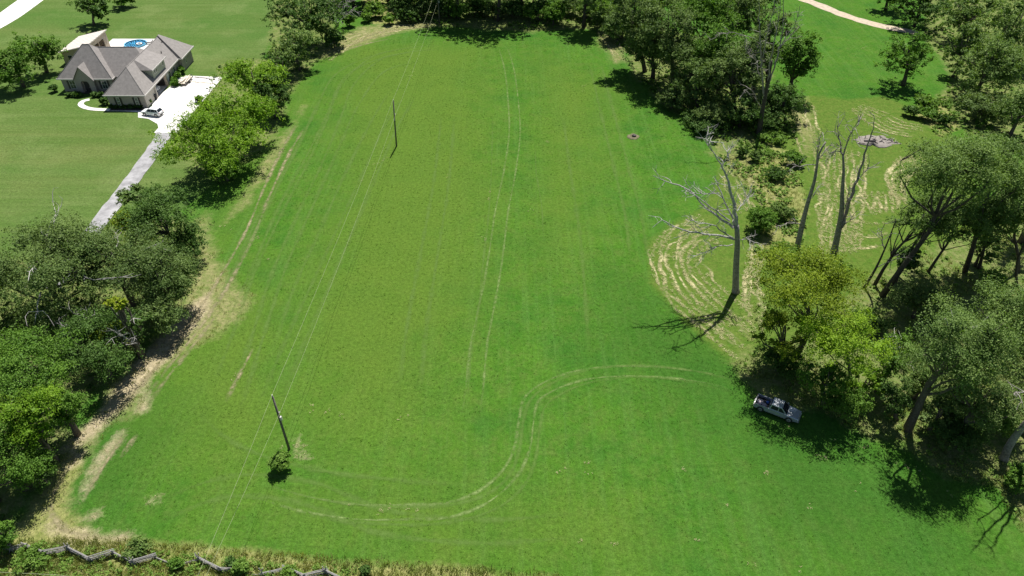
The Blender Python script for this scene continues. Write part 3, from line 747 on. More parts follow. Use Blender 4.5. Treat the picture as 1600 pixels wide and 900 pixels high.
def suv(root, paint):
    MB().loft([ring(2.32,.72,.45,.72,.12), ring(2.2,.86,.36,.86), ring(1.6,.92,.30,.96), ring(1.0,.93,.28,1.02), ring(-1.9,.93,.28,1.04), ring(-2.22,.88,.34,1.0), ring(-2.32,.78,.42,.9,.12)]).build('body', paint, root)
    MB().frustum((-2.2,1.15,-.86,.86),(-1.75,.25,-.66,.66),1.02,1.62).build('cabin', paint, root)
    MB().frustum((-1.75,.25,-.66,.66),(-1.6,.1,-.56,.56),1.621,1.67).build('roof', paint, root)
    quad([(1.06,-.76,1.08),(1.06,.76,1.08),(.34,.62,1.58),(.34,-.62,1.58)], .02).build('windscreen', M['car_glass'], root)
    quad([(-2.16,.74,1.1),(-2.16,-.74,1.1),(-1.80,-.6,1.56),(-1.80,.6,1.56)], .02).build('rear_window', M['car_glass'], root)
    for s in (-1, 1):
        for q in ([(.78,s*.846,1.08),(-.28,s*.846,1.08),(-.28,s*.69,1.55),(.16,s*.69,1.55)], [(-.36,s*.846,1.08),(-1.25,s*.846,1.08),(-1.25,s*.69,1.55),(-.36,s*.69,1.55)], [(-1.32,s*.846,1.08),(-1.95,s*.846,1.12),(-1.65,s*.69,1.55),(-1.32,s*.69,1.55)]):
            quad(q[::-1] if s < 0 else q, .02).build('side_window', M['car_glass'], root)
        for x0, x1 in ((-.3,.85),(-1.3,-.36)):
            d = MB().box(x0, x1, s*.931-.006, s*.931+.006, .42, 1.0).build('door', paint, root); MB().box(x0+.06, x0+.22, s*.943-.012, s*.943+.012, .86, .9).build('handle', M['rim'], d)
        MB().box(.68,.8, s*1.0-.09, s*1.0+.09, 1.06,1.22).build('mirror', paint, root)
        MB().box(2.12,2.27, s*.62-.16, s*.62+.16, .72,.84).build('headlight', M['lamp'], root)
        MB().box(-2.31,-2.2, s*.66-.15, s*.66+.15, .8,.98).build('tail_light', M['red_lamp'], root)
        for x in (1.42,-1.42): arch_ring(root, x, s*.932, .42); wheel(root, x, s*.85, .36)
    MB().box(2.22,2.36,-.7,.7,.38,.58).build('bumper', paint, root); MB().box(-2.36,-2.24,-.7,.7,.38,.56).build('bumper', M['black'], root); MB().box(2.26,2.325,-.35,.35,.6,.76).build('grille', M['black'], root)
ca = px(221,180); cb = px(255,184)
suv0 = empty('family_car', ((ca[0]+cb[0])/2, (ca[1]+cb[1])/2 + 0.6, 0.09), math.atan2(ca[1]-cb[1], ca[0]-cb[0]), 'white estate car parked on the driveway by the front path', 'car')
suv(suv0, M['white_paint']); suv0.scale = (.9, .9, .92)
suv1 = copy_tree(suv0); suv1.location = (HX - 3.3, HY + 8.6, 0.1); suv1.rotation_euler = (0, 0, 0)
tag(suv1, 'white car parked inside the open garage', 'car')

# wheelie bin, trailer with boards, scattered boards
bn = empty('wheelie_bin', (*px(244.5,155.5)[:2], 0.09), 0.2, 'black wheelie bin beside the open garage', 'bin')
MB().frustum((-.22,.22,-.26,.26),(-.28,.28,-.32,.32),.05,.95).build('bin_body', M['black'], bn); MB().frustum((-.31,.31,-.35,.35),(-.25,.25,-.3,.3),.951,1.05).build('lid', M['black'], bn)
for s in (-.24,.24): MB().tube([(-.28,s-.03,.1),(-.28,s+.03,.1)], .1, 10).build('wheel', M['tyre'], bn)
tp = px(291,129); tr = empty('utility_trailer', (tp[0], tp[1], 0.09), math.radians(86), 'low utility trailer loaded with pale boards on the driveway', 'trailer')
MB().box(-1.9,1.9,-.85,.85,.45,.53).build('deck', M['lumber'], tr); MB().box(-1.95,1.95,-.9,-.86,.42,.62).build('rail', M['black'], tr); MB().box(-1.95,1.95,.86,.9,.42,.62).build('rail', M['black'], tr)
MB().tube([(1.9,.6,.45),(3.1,0,.45)], .05, 6).build('tongue', M['black'], tr); MB().tube([(1.9,-.6,.45),(3.1,0,.45)], .05, 6).build('tongue', M['black'], tr); MB().box(3.0,3.1,-.04,.04,0,.5).build('jack', M['black'], tr)
for s in (-1,1): wheel(tr, -.2, s*1.03, .33)
pl = random.Random(4)
for k in range(16):
    g = MB().box(-1.6-pl.random()*.5, 1.4+pl.random()*.7, -.10, .10, 0, .05).build('board', M['lumber'], None)
    yy = pl.uniform(-.65,.65); lay = k // 5
    g.location = (tp[0]+pl.uniform(-.7,.7), tp[1]+pl.uniform(-.3,.3), 0.09+.54+.09*lay+.012*(k%5)); g.rotation_euler = (pl.uniform(-.03,.03), pl.uniform(-.02,.05), math.radians(86)+pl.uniform(-.28,.28))
    tag(g, 'pale board piled loosely on the utility trailer', 'board', 'boards on the trailer')
for k, (x, y, L_) in enumerate([(308,121.5,1.2),(318,122.5,1.6),(326,124,.9),(331,125.5,1.1),(322,130.5,4.2),(316,129,3.0),(300,127.5,2.0)]):
    g = MB().box(-L_/2, L_/2, -.12, .12, 0, .07).build('plank', M['lumber'] if k > 3 else M['char'], None)
    q = px(x, y); g.location = (q[0], q[1], 0.093); g.rotation_euler = (0, 0, pl.uniform(-.25,.15))
    tag(g, 'grey-brown plank lying loose at the back of the driveway' if k > 3 else 'short dark offcut lying by the back edge of the driveway', 'plank', 'loose planks on the driveway' if k > 3 else 'dark offcuts on the driveway')

# ------------------------------------------------------------------ power line
def power_pole(bx, by, h, label, lean=(0, 0)):
    b_ = px(bx, by); z = gz(b_[0], b_[1]); r = empty('utility_pole', (b_[0], b_[1], z), 0, label, 'pole', 'poles of the power line')
    MB().tube([(0,0,-.3),(lean[0]*.5,lean[1]*.5,h*.5),(lean[0],lean[1],h)], [.15,.13,.105], 9).build('post', M['pole'], r, True)
    t = np.array([lean[0], lean[1], h])
    MB().tube([t+[0,0,0], t+[0,0,.28]], [.05,.06], 7).build('insulator', M['fascia'], r)
    MB().tube([t*0.72+[.12,0,0], t*0.72+[.27,0,0]], [.05,.06], 7).build('insulator', M['fascia'], r)
    MB().box(.12,.30,-.12,.12,h*.58,h*.58+.5).build('meter_box', M['fascia'], r)
    return np.array([b_[0]+lean[0], b_[1]+lean[1], z+h+.28]), np.array([b_[0]+lean[0]*.72+.27, b_[1]+lean[1]*.72, z+h*.72])
p0 = px(452, 702); pt = pxy(426, 620, p0[1]); q0 = px(619.5, 228.5); qt = pxy(614.5, 158, q0[1])
h0 = pt[2]; h1 = qt[2]
A1 = power_pole(452, 702, h0, 'wooden utility pole with a leafy bush at its foot', (pt[0]-p0[0], 0))
A2 = power_pole(619.5, 228.5, h1, 'wooden utility pole standing alone in open grass', (qt[0]-q0[0], 0))
A3 = power_pole(687, 38, 9.2, 'wooden utility pole in front of the far tree line', (0, 0))
def wire(pts, label):
    out = []
    for a_, b_ in zip(pts[:-1], pts[1:]):
        for t in np.linspace(0, 1, 16, endpoint=False):
            q = a_*(1-t) + b_*t; q = q - np.array([0,0,1])*4*t*(1-t)*0.55; out.append(q)
    out.append(pts[-1]); o_ = MB().tube(out, 0.013, 5).build('overhead_wire', M['wire']); return tag(o_, label, 'wire')
def beyond(A, x, y, h):      # continue the span through the photo point at height h
    q = px(x, y, h); return A + (q - A) * 2.2
F4 = A3[0] + (A3[0]-A2[0])*0.6; F5 = A3[1] + (A3[0]-A2[0])*0.6
B1 = beyond(A1[0], 320, 862, h0 - 0.7); B2 = beyond(A1[1], 322, 889, h0*.72 - 0.5)
wire([B1, A1[0], A2[0], A3[0], F4], 'upper bare wire of the power line over the field')
wire([B2, A1[1], A2[1], A3[1], F5], 'lower bare wire of the power line over the field')
# ------------------------------------------------------------------ trees
def leaves(rng, cen, rc, n_each, size, out_dir, flat=0.65, tint_c=None, up=0.55):
    """leaf diamonds round cluster centres; returns verts, quads, tint"""
    k = len(cen); n = k * n_each
    ci = np.repeat(np.arange(k), n_each)
    off = rng.normal(size=(n, 3)); off /= np.linalg.norm(off, axis=1)[:, None] + 1e-9
    off *= (rng.random(n) ** 0.55)[:, None] * rc[ci][:, None]; off[:, 2] *= flat
    pos = cen[ci] + off
    nr = out_dir[ci] * 0.45 + np.array([0, 0, up]) + rng.normal(size=(n, 3)) * 0.55
    nr /= np.linalg.norm(nr, axis=1)[:, None] + 1e-9
    t1 = np.cross(nr, rng.normal(size=(n, 3))); t1 /= np.linalg.norm(t1, axis=1)[:, None] + 1e-9
    t2 = np.cross(nr, t1)
    s = size * rng.uniform(0.55, 1.3, n)
    a_ = t1 * (s * 0.62)[:, None]; b_ = t2 * (s * 0.40)[:, None]
    V = np.empty((n, 4, 3)); V[:, 0] = pos + a_; V[:, 1] = pos + b_ - nr * (s * .08)[:, None]; V[:, 2] = pos - a_; V[:, 3] = pos - b_ - nr * (s * .08)[:, None]
    F = np.arange(n * 4).reshape(n, 4)
    tc = tint_c if tint_c is not None else rng.random(k)
    tint = np.clip(tc[ci] * 0.62 + rng.random(n) * 0.38, 0, 1)
    return V.reshape(-1, 3), F, np.repeat(tint, 4)

def crown_clusters(rng, R, style, ncl):
    R = np.array(R, float); rm = R.mean()
    global _lobe_tint
    global _core
    _core = None
    _lobe_tint = rng.random(ncl)
    if style == 'cone':
        z = rng.random(ncl) ** 1.5; ang = rng.random(ncl) * 6.283
        rad = (1 - z) * rng.uniform(0.6, 1.0, ncl) * (0.9 + 0.2 * np.sin(ang * 5 + z * 9))
        cen = np.stack([R[0]*rad*np.cos(ang), R[1]*rad*np.sin(ang), R[2]*(2*z - 1)], 1)
        out = np.stack([np.cos(ang), np.sin(ang), 0.5 + 0*z], 1); lob = cen[rng.choice(ncl, 5)]
        return cen, out, lob
    airy = style == 'airy'
    K = int(np.clip(9 + rm * 2.4, 10, 30))
    d = rng.normal(size=(K, 3)); d[:, 2] = d[:, 2] * 0.8 + 0.22; d /= np.linalg.norm(d, axis=1)[:, None]
    ls = rng.uniform(0.22, 0.40, K) * (1.25 if style == 'bush' else 1.0) * (0.88 if airy else 1.0) * np.clip(1.25 - rm * 0.035, 0.8, 1.2)
    lc = d * (1.0 - ls * 0.75)[:, None] * rng.uniform(0.72, 1.14 if style != 'bush' else 1.0, K)[:, None]
    inner = rng.normal(size=(5, 3)) * 0.28; lc = np.vstack([lc, inner]); ls = np.append(ls, rng.uniform(.3, .42, 5))
    w = ls ** 2; w[K:] *= 0.7; li = rng.choice(K + 5, ncl, p=w / w.sum())
    u = rng.normal(size=(ncl, 3)); u /= np.linalg.norm(u, axis=1)[:, None]
    u[:, 2] = np.where((u[:, 2] < -0.3) & (rng.random(ncl) < .55), -u[:, 2], u[:, 2])
    rad = np.where(rng.random(ncl) < 0.78, rng.uniform(0.72, 1.06, ncl), rng.uniform(0.2, 0.75, ncl))
    stray = rng.random(ncl) < (0.06 if style != 'bush' else 0.015); rad = np.where(stray, rng.uniform(1.1, 1.45, ncl), rad)
    cn = lc[li] + u * (ls[li] * rad)[:, None] * np.array([1, 1, 0.78])
    _lobe_tint = np.clip(rng.random(K + 5)[li] * 0.6 + rng.random(ncl) * 0.4 + 0.12 * u[:, 2] * 0, 0, 1)
    out = u + 0.6 * cn; out /= np.linalg.norm(out, axis=1)[:, None] + 1e-9
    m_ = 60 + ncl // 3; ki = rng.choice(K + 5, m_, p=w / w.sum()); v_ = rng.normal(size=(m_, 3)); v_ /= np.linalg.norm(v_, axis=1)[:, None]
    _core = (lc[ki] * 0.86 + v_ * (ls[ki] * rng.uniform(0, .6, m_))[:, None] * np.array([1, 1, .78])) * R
    return cn * R, out, lc * R

def tube_np(rng, a_, b_, r0, r1, bend=0.12, n=5):
    t = np.linspace(0, 1, n)[:, None]; L_ = np.linalg.norm(b_ - a_)
    P = a_ * (1 - t) + b_ * t; k = rng.normal(size=3) * L_ * bend; k[2] = abs(k[2]) * 0.6
    P = P + k * (4 * t * (1 - t)); P[1:-1] += rng.normal(size=(n - 2, 3)) * L_ * 0.025
    return P, np.linspace(r0, r1, n)

_seed = [100]
TREES = []
def tree(cx, cy, hw, hh, zc, leaf, label, name='broadleaf_tree', style='round', lean=(0, 0), dens=1.0, group=None, foot=None, trunk_r=None, rz_max=1.5, leafpx=2.3, bark='bark', twigs=True, cat='tree', limit=None, zr=None, dead=0):
    """live tree: crown ellipse in the photo (pixels) and the height zc of the crown's centre; foot gives the pixel of the trunk's foot"""
    _seed[0] += 1; rng = np.random.default_rng(_seed[0])
    if foot is not None:
        b0 = px(*foot); c0 = pxy(cx, cy, b0[1] + lean[1])
    else:
        c0 = px(cx, cy, zc); b0 = np.array([c0[0] - lean[0], c0[1] - lean[1], 0])
    Z = depth(c0); s = Z / FPX
    rx = hw * s * 1.11; ry = rx * 0.95
    q = (hh * s * 1.08) ** 2 - (ry * SN) ** 2
    rz = math.sqrt(max(q, 0)) / CS if q > 0 else 0
    rz = min(max(rz, 0.55 * rx), rz_max * rx)
    if zr: rz = zr
    rz = min(rz, c0[2] - 0.25) if c0[2] > 0.8 else rz
    if not twigs and cat in ('shrub', 'bush', 'thicket'): style = 'bush'; dens *= 1.5; leafpx = min(leafpx, 1.9)
    lsz = max(0.14, leafpx * s)
    area = math.pi * hw * hh
    n_leaf = int(area / (leafpx ** 2) * 6.5 * dens)
    if limit: n_leaf = min(n_leaf, limit)
    each = 22
    ncl = max(14, int(n_leaf / each))
    cen, out, lob = crown_clusters(rng, (rx, ry, rz), style, int(ncl * 1.0))
    rc = np.full(len(cen), np.clip(0.15 * (rx * ry * rz) ** (1/3), 0.25, 0.8)) * rng.uniform(0.6, 1.35, len(cen))
    if style == 'airy': rc *= 0.9
    gz0 = gz(b0[0], b0[1])
    rel = np.array([c0[0] - b0[0], c0[1] - b0[1], c0[2] - gz0])
    cen = cen + rel; lob = lob + rel
    ok = cen[:, 2] > 0.15; cen, out, rc = cen[ok], out[ok], rc[ok]; tc_ = _lobe_tint[ok]
    V, F, tint = leaves(rng, cen, rc, each, lsz, out, 0.7, tc_)
    if _core is not None:      # larger inner sprays close the crown against light; darker tint paints its inner shade
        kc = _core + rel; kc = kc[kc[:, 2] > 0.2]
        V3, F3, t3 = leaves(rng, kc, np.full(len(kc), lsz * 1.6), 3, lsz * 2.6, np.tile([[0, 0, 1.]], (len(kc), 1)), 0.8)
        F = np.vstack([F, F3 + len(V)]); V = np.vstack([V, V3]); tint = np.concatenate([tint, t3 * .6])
    root = empty(name, (b0[0], b0[1], gz0), 0, label, cat, group)
    # trunk and limbs
    H = rel[2]; tr_ = trunk_r or np.clip(0.035 * (H + rz), 0.06, 0.42)
    tb_ = MB()
    top = rel + np.array([0, 0, rz * 0.35])
    sway = rng.normal(size=2) * 0.05 * H
    path = np.array([[0, 0, -0.25], [rel[0]*.18+sway[0]*.5, rel[1]*.18+sway[1]*.5, H*.25], [rel[0]*.5+sway[0], rel[1]*.5+sway[1], H*.55], [rel[0]*.85, rel[1]*.85, H*.85], top])
    tb_.tube(path, [tr_*1.35, tr_, tr_*.8, tr_*.55, tr_*.2], 8)
    for L_ in lob[: (9 if twigs else 4)]:
        st = path[2] * 0.6 + path[3] * 0.4 if L_[2] > H else path[1] * 0.4 + path[2] * 0.6
        P, r = tube_np(rng, st, L_, tr_ * .42, tr_ * .12, 0.10); tb_.tube(P, r, 5, False)
        if twigs:
            near = np.argsort(np.linalg.norm(cen - L_, axis=1))[rng.integers(0, 30, 4)] if len(cen) > 40 else []
            for j in near:
                P2, r2 = tube_np(rng, P[-2], cen[j], tr_ * .13, 0.015, 0.1, 4); tb_.tube(P2, r2, 4, False)
    tb_.build('trunk', M[bark], root, True)
    np_obj('crown', np_mesh('crown', V, F, 4, LEAF[leaf], {'tint': tint}), root)
    for k in range(dead):      # bleached dead boughs standing out of the crown
        j = rng.choice(len(cen)); 
        g = MB(); st = rel + (cen[j] - rel) * 0.55; en = rel + (cen[j] - rel) * 1.12 + np.array([0, -0.4, 0.5])
        P, r = tube_np(rng, st, en, .10, .03, 0.15); g.tube(P, r, 5)
        for _ in range(5):
            m_ = P[rng.integers(1, 5)]; P2, r2 = tube_np(rng, m_, m_ + (en - st) * rng.uniform(.2, .45) + rng.normal(size=3) * 0.8, .05, .012, .15, 4); g.tube(P2, r2, 4)
        g.build('dead_bough', M['dead_pale'], root)
    TREES.append(root)
    return root

def T(*a_, **k): return tree(*a_, **k)
G1 = None
# around the house
T(22,103,36,40,4.6,'mid','broad green tree by the shorter tree left of the house front', lean=(0,0))
T(57,77,30,35,5.2,'mid','green tree beside the pool shelter, behind the broad one')
T(145,13,25,25,5.0,'dark','round lollipop tree with its own shadow behind the pool shelter', foot=(147,39))
T(190,-4,20,16,5.0,'mid','small round tree on the far lawn beyond the lollipop tree', foot=(191,11))
# hedgerow between the drive and the field
T(332,222,71,56,6.6,'bright','bright leafy tree shading the hedgerow end by the grey driveway lane', dens=1.15, name='hedgerow_tree')
T(366,176,58,44,6.6,'bright','bright rounded tree next along the hedgerow behind the end tree', dens=1.1, name='hedgerow_tree')
T(395,122,50,38,6.6,'bright','bright bushy tree overhanging the corner of the white driveway', name='hedgerow_tree')
T(424,152,30,36,4.4,'dark','dark green small tree on the field side of the hedgerow', name='hedgerow_tree')
T(462,78,36,38,4.6,'grey','grey-green bushy tree with pale crown in the hedgerow', name='hedgerow_tree')
T(436,108,20,22,3.6,'dark','dark bush between the grey-green tree and the bright ones', name='hedgerow_tree')
T(478,20,54,48,7.5,'dark','tall dark tree at the far end of the hedgerow', name='hedgerow_tree')
T(520,58,18,18,2.5,'dark','low dark tree under the bleached dead brush', name='hedgerow_tree')
T(350,262,30,22,2.6,'mid','low leafy growth under the bright end tree of the hedgerow', name='hedgerow_tree', twigs=False)
# left wood
T(66,425,104,86,9.0,'oak','huge spreading oak with bleached dead boughs showing through its crown', name='oak_tree', dens=1.1, dead=9)
T(178,405,74,62,8.0,'oak','oak crown between the huge oak and the dark cedar', name='oak_tree', dens=1.05, dead=4)
T(258,348,64,58,5.4,'dark','dark cedar-like tree jutting into the field edge by the driveway lane', name='cedar_tree', dens=1.15)
T(282,388,34,30,2.6,'dark','dark thicket skirting the cedar on the field edge', name='thicket', cat='thicket', twigs=False)
T(262,415,36,30,2.8,'oak','dull thicket between the cedar and the dry strip', name='thicket', cat='thicket', twigs=False)
T(30,505,40,30,3.0,'oak','shaded thicket under the huge oak', name='thicket', cat='thicket', twigs=False)
T(212,306,27,20,3.6,'grey','small blue-green tree overhanging the grey driveway lane', dens=0.9)
T(250,440,50,56,5.6,'oak','dull green tree on the field edge below the dark cedar', dens=1.1)
T(244,492,44,38,3.2,'oak','low dense tree at the dry field edge under the dull green one', dens=1.1)
T(200,352,36,22,5.4,'olive','yellowish green crown between the oaks and the lane')
T(150,548,62,58,4.6,'dark','dark cedar in the shade below the huge oak', name='cedar_tree', dens=1.1)
T(196,512,40,34,4.2,'dark','dark small tree with tangled dead twigs at the field edge', dens=1.0, dead=3)
T(182,474,17,12,9.0,'yellow','small yellow-green sapling among the dark trees', dens=1.0, name='sapling')
T(168,520,26,18,5.6,'olive','olive sapling under the yellow one', dens=0.9, name='sapling')
T(108,500,48,40,4.2,'oak','shaded low oak under the dead boughs', name='oak_tree', dens=0.9)
T(-40,470,70,80,8.0,'oak','oak at the back edge of the left wood', name='oak_tree', limit=7000)
T(40,572,78,56,8.6,'mid','broad fresh green tree in front of the huge oak', dens=1.1)
T(24,640,56,46,8.2,'bright','bright green crown leaning out of the left wood', dens=1.1)
T(92,632,36,46,5.2,'mid','fresh green tree at the dry edge beside the bright crown', dens=1.1)
T(52,668,34,34,5.8,'bright','light green lobe-shaped tree low in front of the left wood', dens=1.05)
T(6,718,56,62,5.0,'mid','shaded green tree above the dry corner of the field', dens=1.0)
T(60,735,34,34,2.2,'dark','dark undergrowth tree in the shade by the dry corner', dens=1.0)
T(2,836,20,38,2.4,'mid','leafy bush where the rail fence meets the wood', name='bush', cat='bush', zr=2.0)
T(-60,720,70,80,7.0,'mid','tree behind the shaded green one in the left wood', limit=6000)
# far tree line
FT = dict(name='line_tree', rz_max=1.1, bark='bark_dark')
T(778,-62,66,52,10.5,'oak','broad dark tree with a bare straight trunk shading the far end of the field', foot=(778,33), **FT)
T(716,-40,52,48,10.0,'oak','dark tree near the far utility pole', foot=(716,28), **FT)
T(826,-45,44,44,9.5,'dark','dark tree behind the bare-trunked one', foot=(817,20), **FT)
T(912,-34,46,46,8.5,'oak','dark tree casting its own round shadow at the far end of the field', foot=(912,42), **FT)
T(660,-30,42,40,9.0,'dark','dark tree on the house side of the far utility pole', foot=(655,16), **FT)
T(610,-40,44,40,9.0,'dark','tall dark tree behind the light green far shrubs', foot=(606,2), **FT)
T(552,-24,40,34,8.0,'dark','dark tree behind the bleached brush', foot=(552,10), **FT)
for k, (x, y, w, h, z, c_, lb) in enumerate([(585,14,18,18,2.2,'weed','light green shrub left of the twin far shrubs'),(608,28,11,12,1.6,'weed','small rounded shrub on the far field edge'),(865,18,24,22,3.2,'mid','bright leafy shrub in the gap of the far tree line'),
       (842,12,16,18,3.0,'dark','dark shrub beside the bright one in the far gap'),(948,26,26,22,3.0,'grey','pale grey-green shrub by the round far shadow'),(975,30,22,26,4.5,'grey','grey-green tree joining the far line to the right grove'),(640,22,22,14,2.0,'dark','dark low shrub by the far utility pole'),
       (750,10,26,16,2.2,'dark','shaded shrub left of the bare far trunk'),(800,12,26,14,2.2,'dark','shaded shrub right of the bare far trunk'),(700,14,20,14,2.0,'dark','shaded shrub behind the far utility pole'),(925,12,26,20,3.2,'weed','yellowish shrub behind the round far shadow'),
       (545,30,12,12,1.8,'mid','small green shrub under the bleached brush'),(572,26,10,9,1.4,'weed','pale shrub at the end of the straw arc')]):
    T(x,y,w,h,z,c_,lb,name='shrub',cat='shrub',twigs=False)
for k in range(9):      # the wood goes on behind the far line
    T(540+k*56, -58-(k%3)*14, 46, 38, 8.0, ('dark','oak','mid')[k%3], 'tree in the wood behind the far line', name='line_tree', group='trees of the wood behind the far line', limit=3500, twigs=False)
for k in range(12):
    T(628+k*29, 8+(k*5)%9, 22, 17, 2.4, ('dark','oak','dark','mid')[k%4], 'shaded understorey shrub below the far tree line', group='understorey shrubs of the far line', name='shrub', cat='shrub', twigs=False)
# right grove
GR = dict(name='grove_tree', bark='bark_dark')
T(985,38,40,54,9.0,'oak','airy tree at the near corner of the grove, trunk in its own shade', foot=(1008,112), style='airy', dens=1.05, **GR)
T(1042,40,48,52,10.0,'oak','tall grove tree with two bare trunks showing below', foot=(1052,130), dens=1.0, **GR)
T(1100,40,52,56,10.5,'mid','tall green tree in the middle of the grove', foot=(1095,108), **GR)
T(1150,20,46,46,11.0,'oak','tall tree at the back of the grove behind the bare snag', foot=(1150,98), **GR)
T(1010,-10,50,36,10.0,'oak','back tree of the grove toward the far line', foot=(1015,52), **GR)
T(1088,132,36,46,5.0,'grey','grey-green smaller tree in front of the grove', foot=(1090,172), dens=1.1, **GR)
T(1142,118,44,48,6.5,'oak','dark mid-height tree beside the bare snag', foot=(1148,182), dens=1.05, **GR)
T(1160,172,36,34,3.4,'dark','dark low tree at the foot of the bare snag', foot=(1155,198), **GR)
T(1244,90,31,52,6.4,'mid','upright green tree on the bright meadow side of the grove', foot=(1232,150), dens=1.1, **GR)
T(1222,160,34,36,3.8,'dark','dark bushy tree under the upright green one', foot=(1228,192), dens=1.1, **GR)
T(1200,60,34,50,8.5,'oak','slender tree behind the bare snag', foot=(1200,135), style='airy', **GR)
T(1075,92,40,42,6.0,'oak','mid-height grove tree between the two bare trunks and the green one', foot=(1078,150), dens=1.05, **GR)
T(1122,72,44,46,7.5,'mid','green grove tree behind the dark mid-height one', foot=(1122,150), **GR)
T(1176,100,30,46,7.0,'oak','grove tree directly behind the snag trunk', foot=(1176,175), **GR)
T(1016,72,36,42,6.5,'oak','low-crowned grove tree shading the near corner of the grove', foot=(1020,122), **GR)
T(1075,-12,50,34,11.0,'mid','tallest green crown at the back of the grove', foot=(1075,72), **GR)
T(1130,-20,50,34,11.0,'oak','back crown of the grove behind the tall green tree', foot=(1130,68), **GR)
T(1185,-8,40,38,10.0,'oak','back crown of the grove beside the bright meadow', foot=(1185,75), **GR)
T(1118,178,34,26,2.6,'oak','dense thicket between the front grove tree and the snag', name='thicket', cat='thicket', twigs=False)
T(1205,186,30,22,2.2,'dark','dark thicket right behind the snag foot', name='thicket', cat='thicket', twigs=False)
T(960,40,26,34,5.0,'grey','slender grey-green tree in front of the far line by the grove', foot=(965,62), **GR)
T(1100,188,40,16,1.6,'dark','low dark thicket in front of the grove', name='thicket', cat='thicket', twigs=False)
T(1052,152,26,22,2.4,'oak','small thicket under the two bare trunks', name='thicket', cat='thicket', twigs=False)
# right side, far
T(1418,86,39,36,5.0,'mid','lone round-headed tree beside the dirt road end', foot=(1411,133), style='airy', dens=0.85)
T(1440,8,48,34,5.5,'dark','dark tree mass shading the dirt road', bark='bark_dark')
T(1395,-18,30,26,5.5,'dark','dark tree behind the dirt road', bark='bark_dark')
T(1508,72,26,44,5.0,'grey','thin leaning tree at the end of the dirt road', foot=(1490,120), style='airy')
T(1545,100,52,62,7.0,'grey','large grey-green tree beyond the bramble patch', dens=1.05)
T(1590,40,50,52,8.5,'grey','tall tree at the back behind the large grey-green one')
T(1520,20,40,36,7.0,'grey','pale tree behind the thin leaning one', style='airy')
T(1596,175,34,40,5.0,'grey','bluish small tree below the large grey-green one')
T(1535,165,40,30,3.0,'oak','low dark tree under the large grey-green one')
# right side, middle: leaning trees
T(1495,268,72,70,9.0,'grey','big tree leaning away from its twin trunks over the mown hay', foot=(1378,462), dens=1.05, name='leaning_tree', trunk_r=.34, zr=4.4, bark='bark_dark')
T(1560,250,62,66,9.0,'grey','leaning tree crown behind the second leaning trunk', foot=(1508,425), dens=1.05, name='leaning_tree', trunk_r=.3, zr=4.2, bark='bark_dark')
T(1440,345,44,38,7.0,'grey','low side crown on the leaning twin trunk', foot=(1366,446), style='airy', dens=0.8, name='leaning_tree', trunk_r=.22, bark='bark_dark')
T(1585,330,40,60,6.5,'grey','tree crowding the second leaning trunk', style='airy', foot=(1592,425), bark='bark_dark', trunk_r=.22)
T(1470,330,46,42,6.0,'grey','mid-height crown of the leaning group over the tan clearing', foot=(1400,430), style='airy', name='leaning_tree', trunk_r=.2, bark='bark_dark')
T(1555,335,48,46,6.0,'grey','lower crown draped in front of the second leaning trunk', foot=(1530,420), style='airy', name='leaning_tree', trunk_r=.2, bark='bark_dark')
T(1640,300,60,80,9.0,'grey','tree beyond the leaning pair', limit=5000)
T(1500,345,50,40,6.5,'grey','full lower crown hanging between the two leaning trunks', foot=(1450,425), name='leaning_tree', trunk_r=.18, bark='bark_dark')
T(1415,405,26,24,4.0,'dark','dark sprouting foliage low on the twin leaning trunk', twigs=False)
T(1540,385,26,24,3.6,'grey','leafy regrowth around the second leaning trunk', twigs=False, style='airy')
# right side, near
T(1258,442,82,56,8.0,'olive','yellow-olive crowned tree standing above the silver pickup', foot=(1239,562), dens=1.05, trunk_r=.32, zr=4.3)
T(1222,520,50,44,5.0,'olive','lower olive boughs tree in shadow beside the pickup', foot=(1222,575), dens=0.6, style='airy')
T(1322,526,66,48,6.4,'lime','bright lime-green tree in front of the yellow-olive one', foot=(1330,618), dens=1.1, trunk_r=.2)
T(1285,590,34,34,3.2,'mid','shaded green sapling between pickup and lime-green tree', foot=(1288,632), style='airy', dens=0.9)
T(1350,600,32,36,2.6,'bright','low bright shrub under the lime-green tree', style='airy', dens=0.8, name='shrub', cat='shrub')
T(1398,552,36,38,4.2,'mid','thin green tree with a bleached forked branch', foot=(1370,608), style='airy', dens=0.7, dead=2)
T(1398,622,26,32,2.2,'dark','dark thorny shrub by the sunny clearing', foot=(1400,655), style='airy', dens=0.8, name='shrub', cat='shrub')
T(1490,545,72,80,13.0,'grey','large grey-green tree casting the broad shadow on the field', dens=1.15, dead=2, zr=6.0)
T(1565,500,62,64,11.0,'grey','large grey-green tree touching the broad-shadow one', dens=1.1, dead=1)
T(1540,620,58,52,7.0,'oak','lower dark tree under the large grey-green pair', dens=1.0)
T(1470,640,34,36,3.5,'oak','small dark tree in the edge of the broad shadow', dens=0.85, style='airy')
T(1595,748,26,40,1.6,'mid','deep green bush behind the bare trunk with the branching shadow', name='bush', cat='bush', zr=1.4)
T(1560,655,30,26,1.8,'weed','light bush between the dark tree and the bare trunk', name='bush', cat='bush', twigs=False)
T(1650,600,60,70,8.0,'grey','tree beyond the bare trunk', limit=5000)
T(1640,480,60,60,7.5,'grey','tree beyond the large grey-green pair', limit=5000)
T(1440,470,40,34,3.0,'oak','shaded thicket beside the twin leaning trunks', name='thicket', cat='thicket', twigs=False, style='airy', dens=.7)
T(1220,562,40,26,2.0,'dark','dark thicket behind the silver pickup', name='thicket', cat='thicket', twigs=False, dens=.9)
T(1320,618,40,26,2.0,'mid','green thicket along the wood edge by the pickup', name='thicket', cat='thicket', twigs=False, dens=.9)
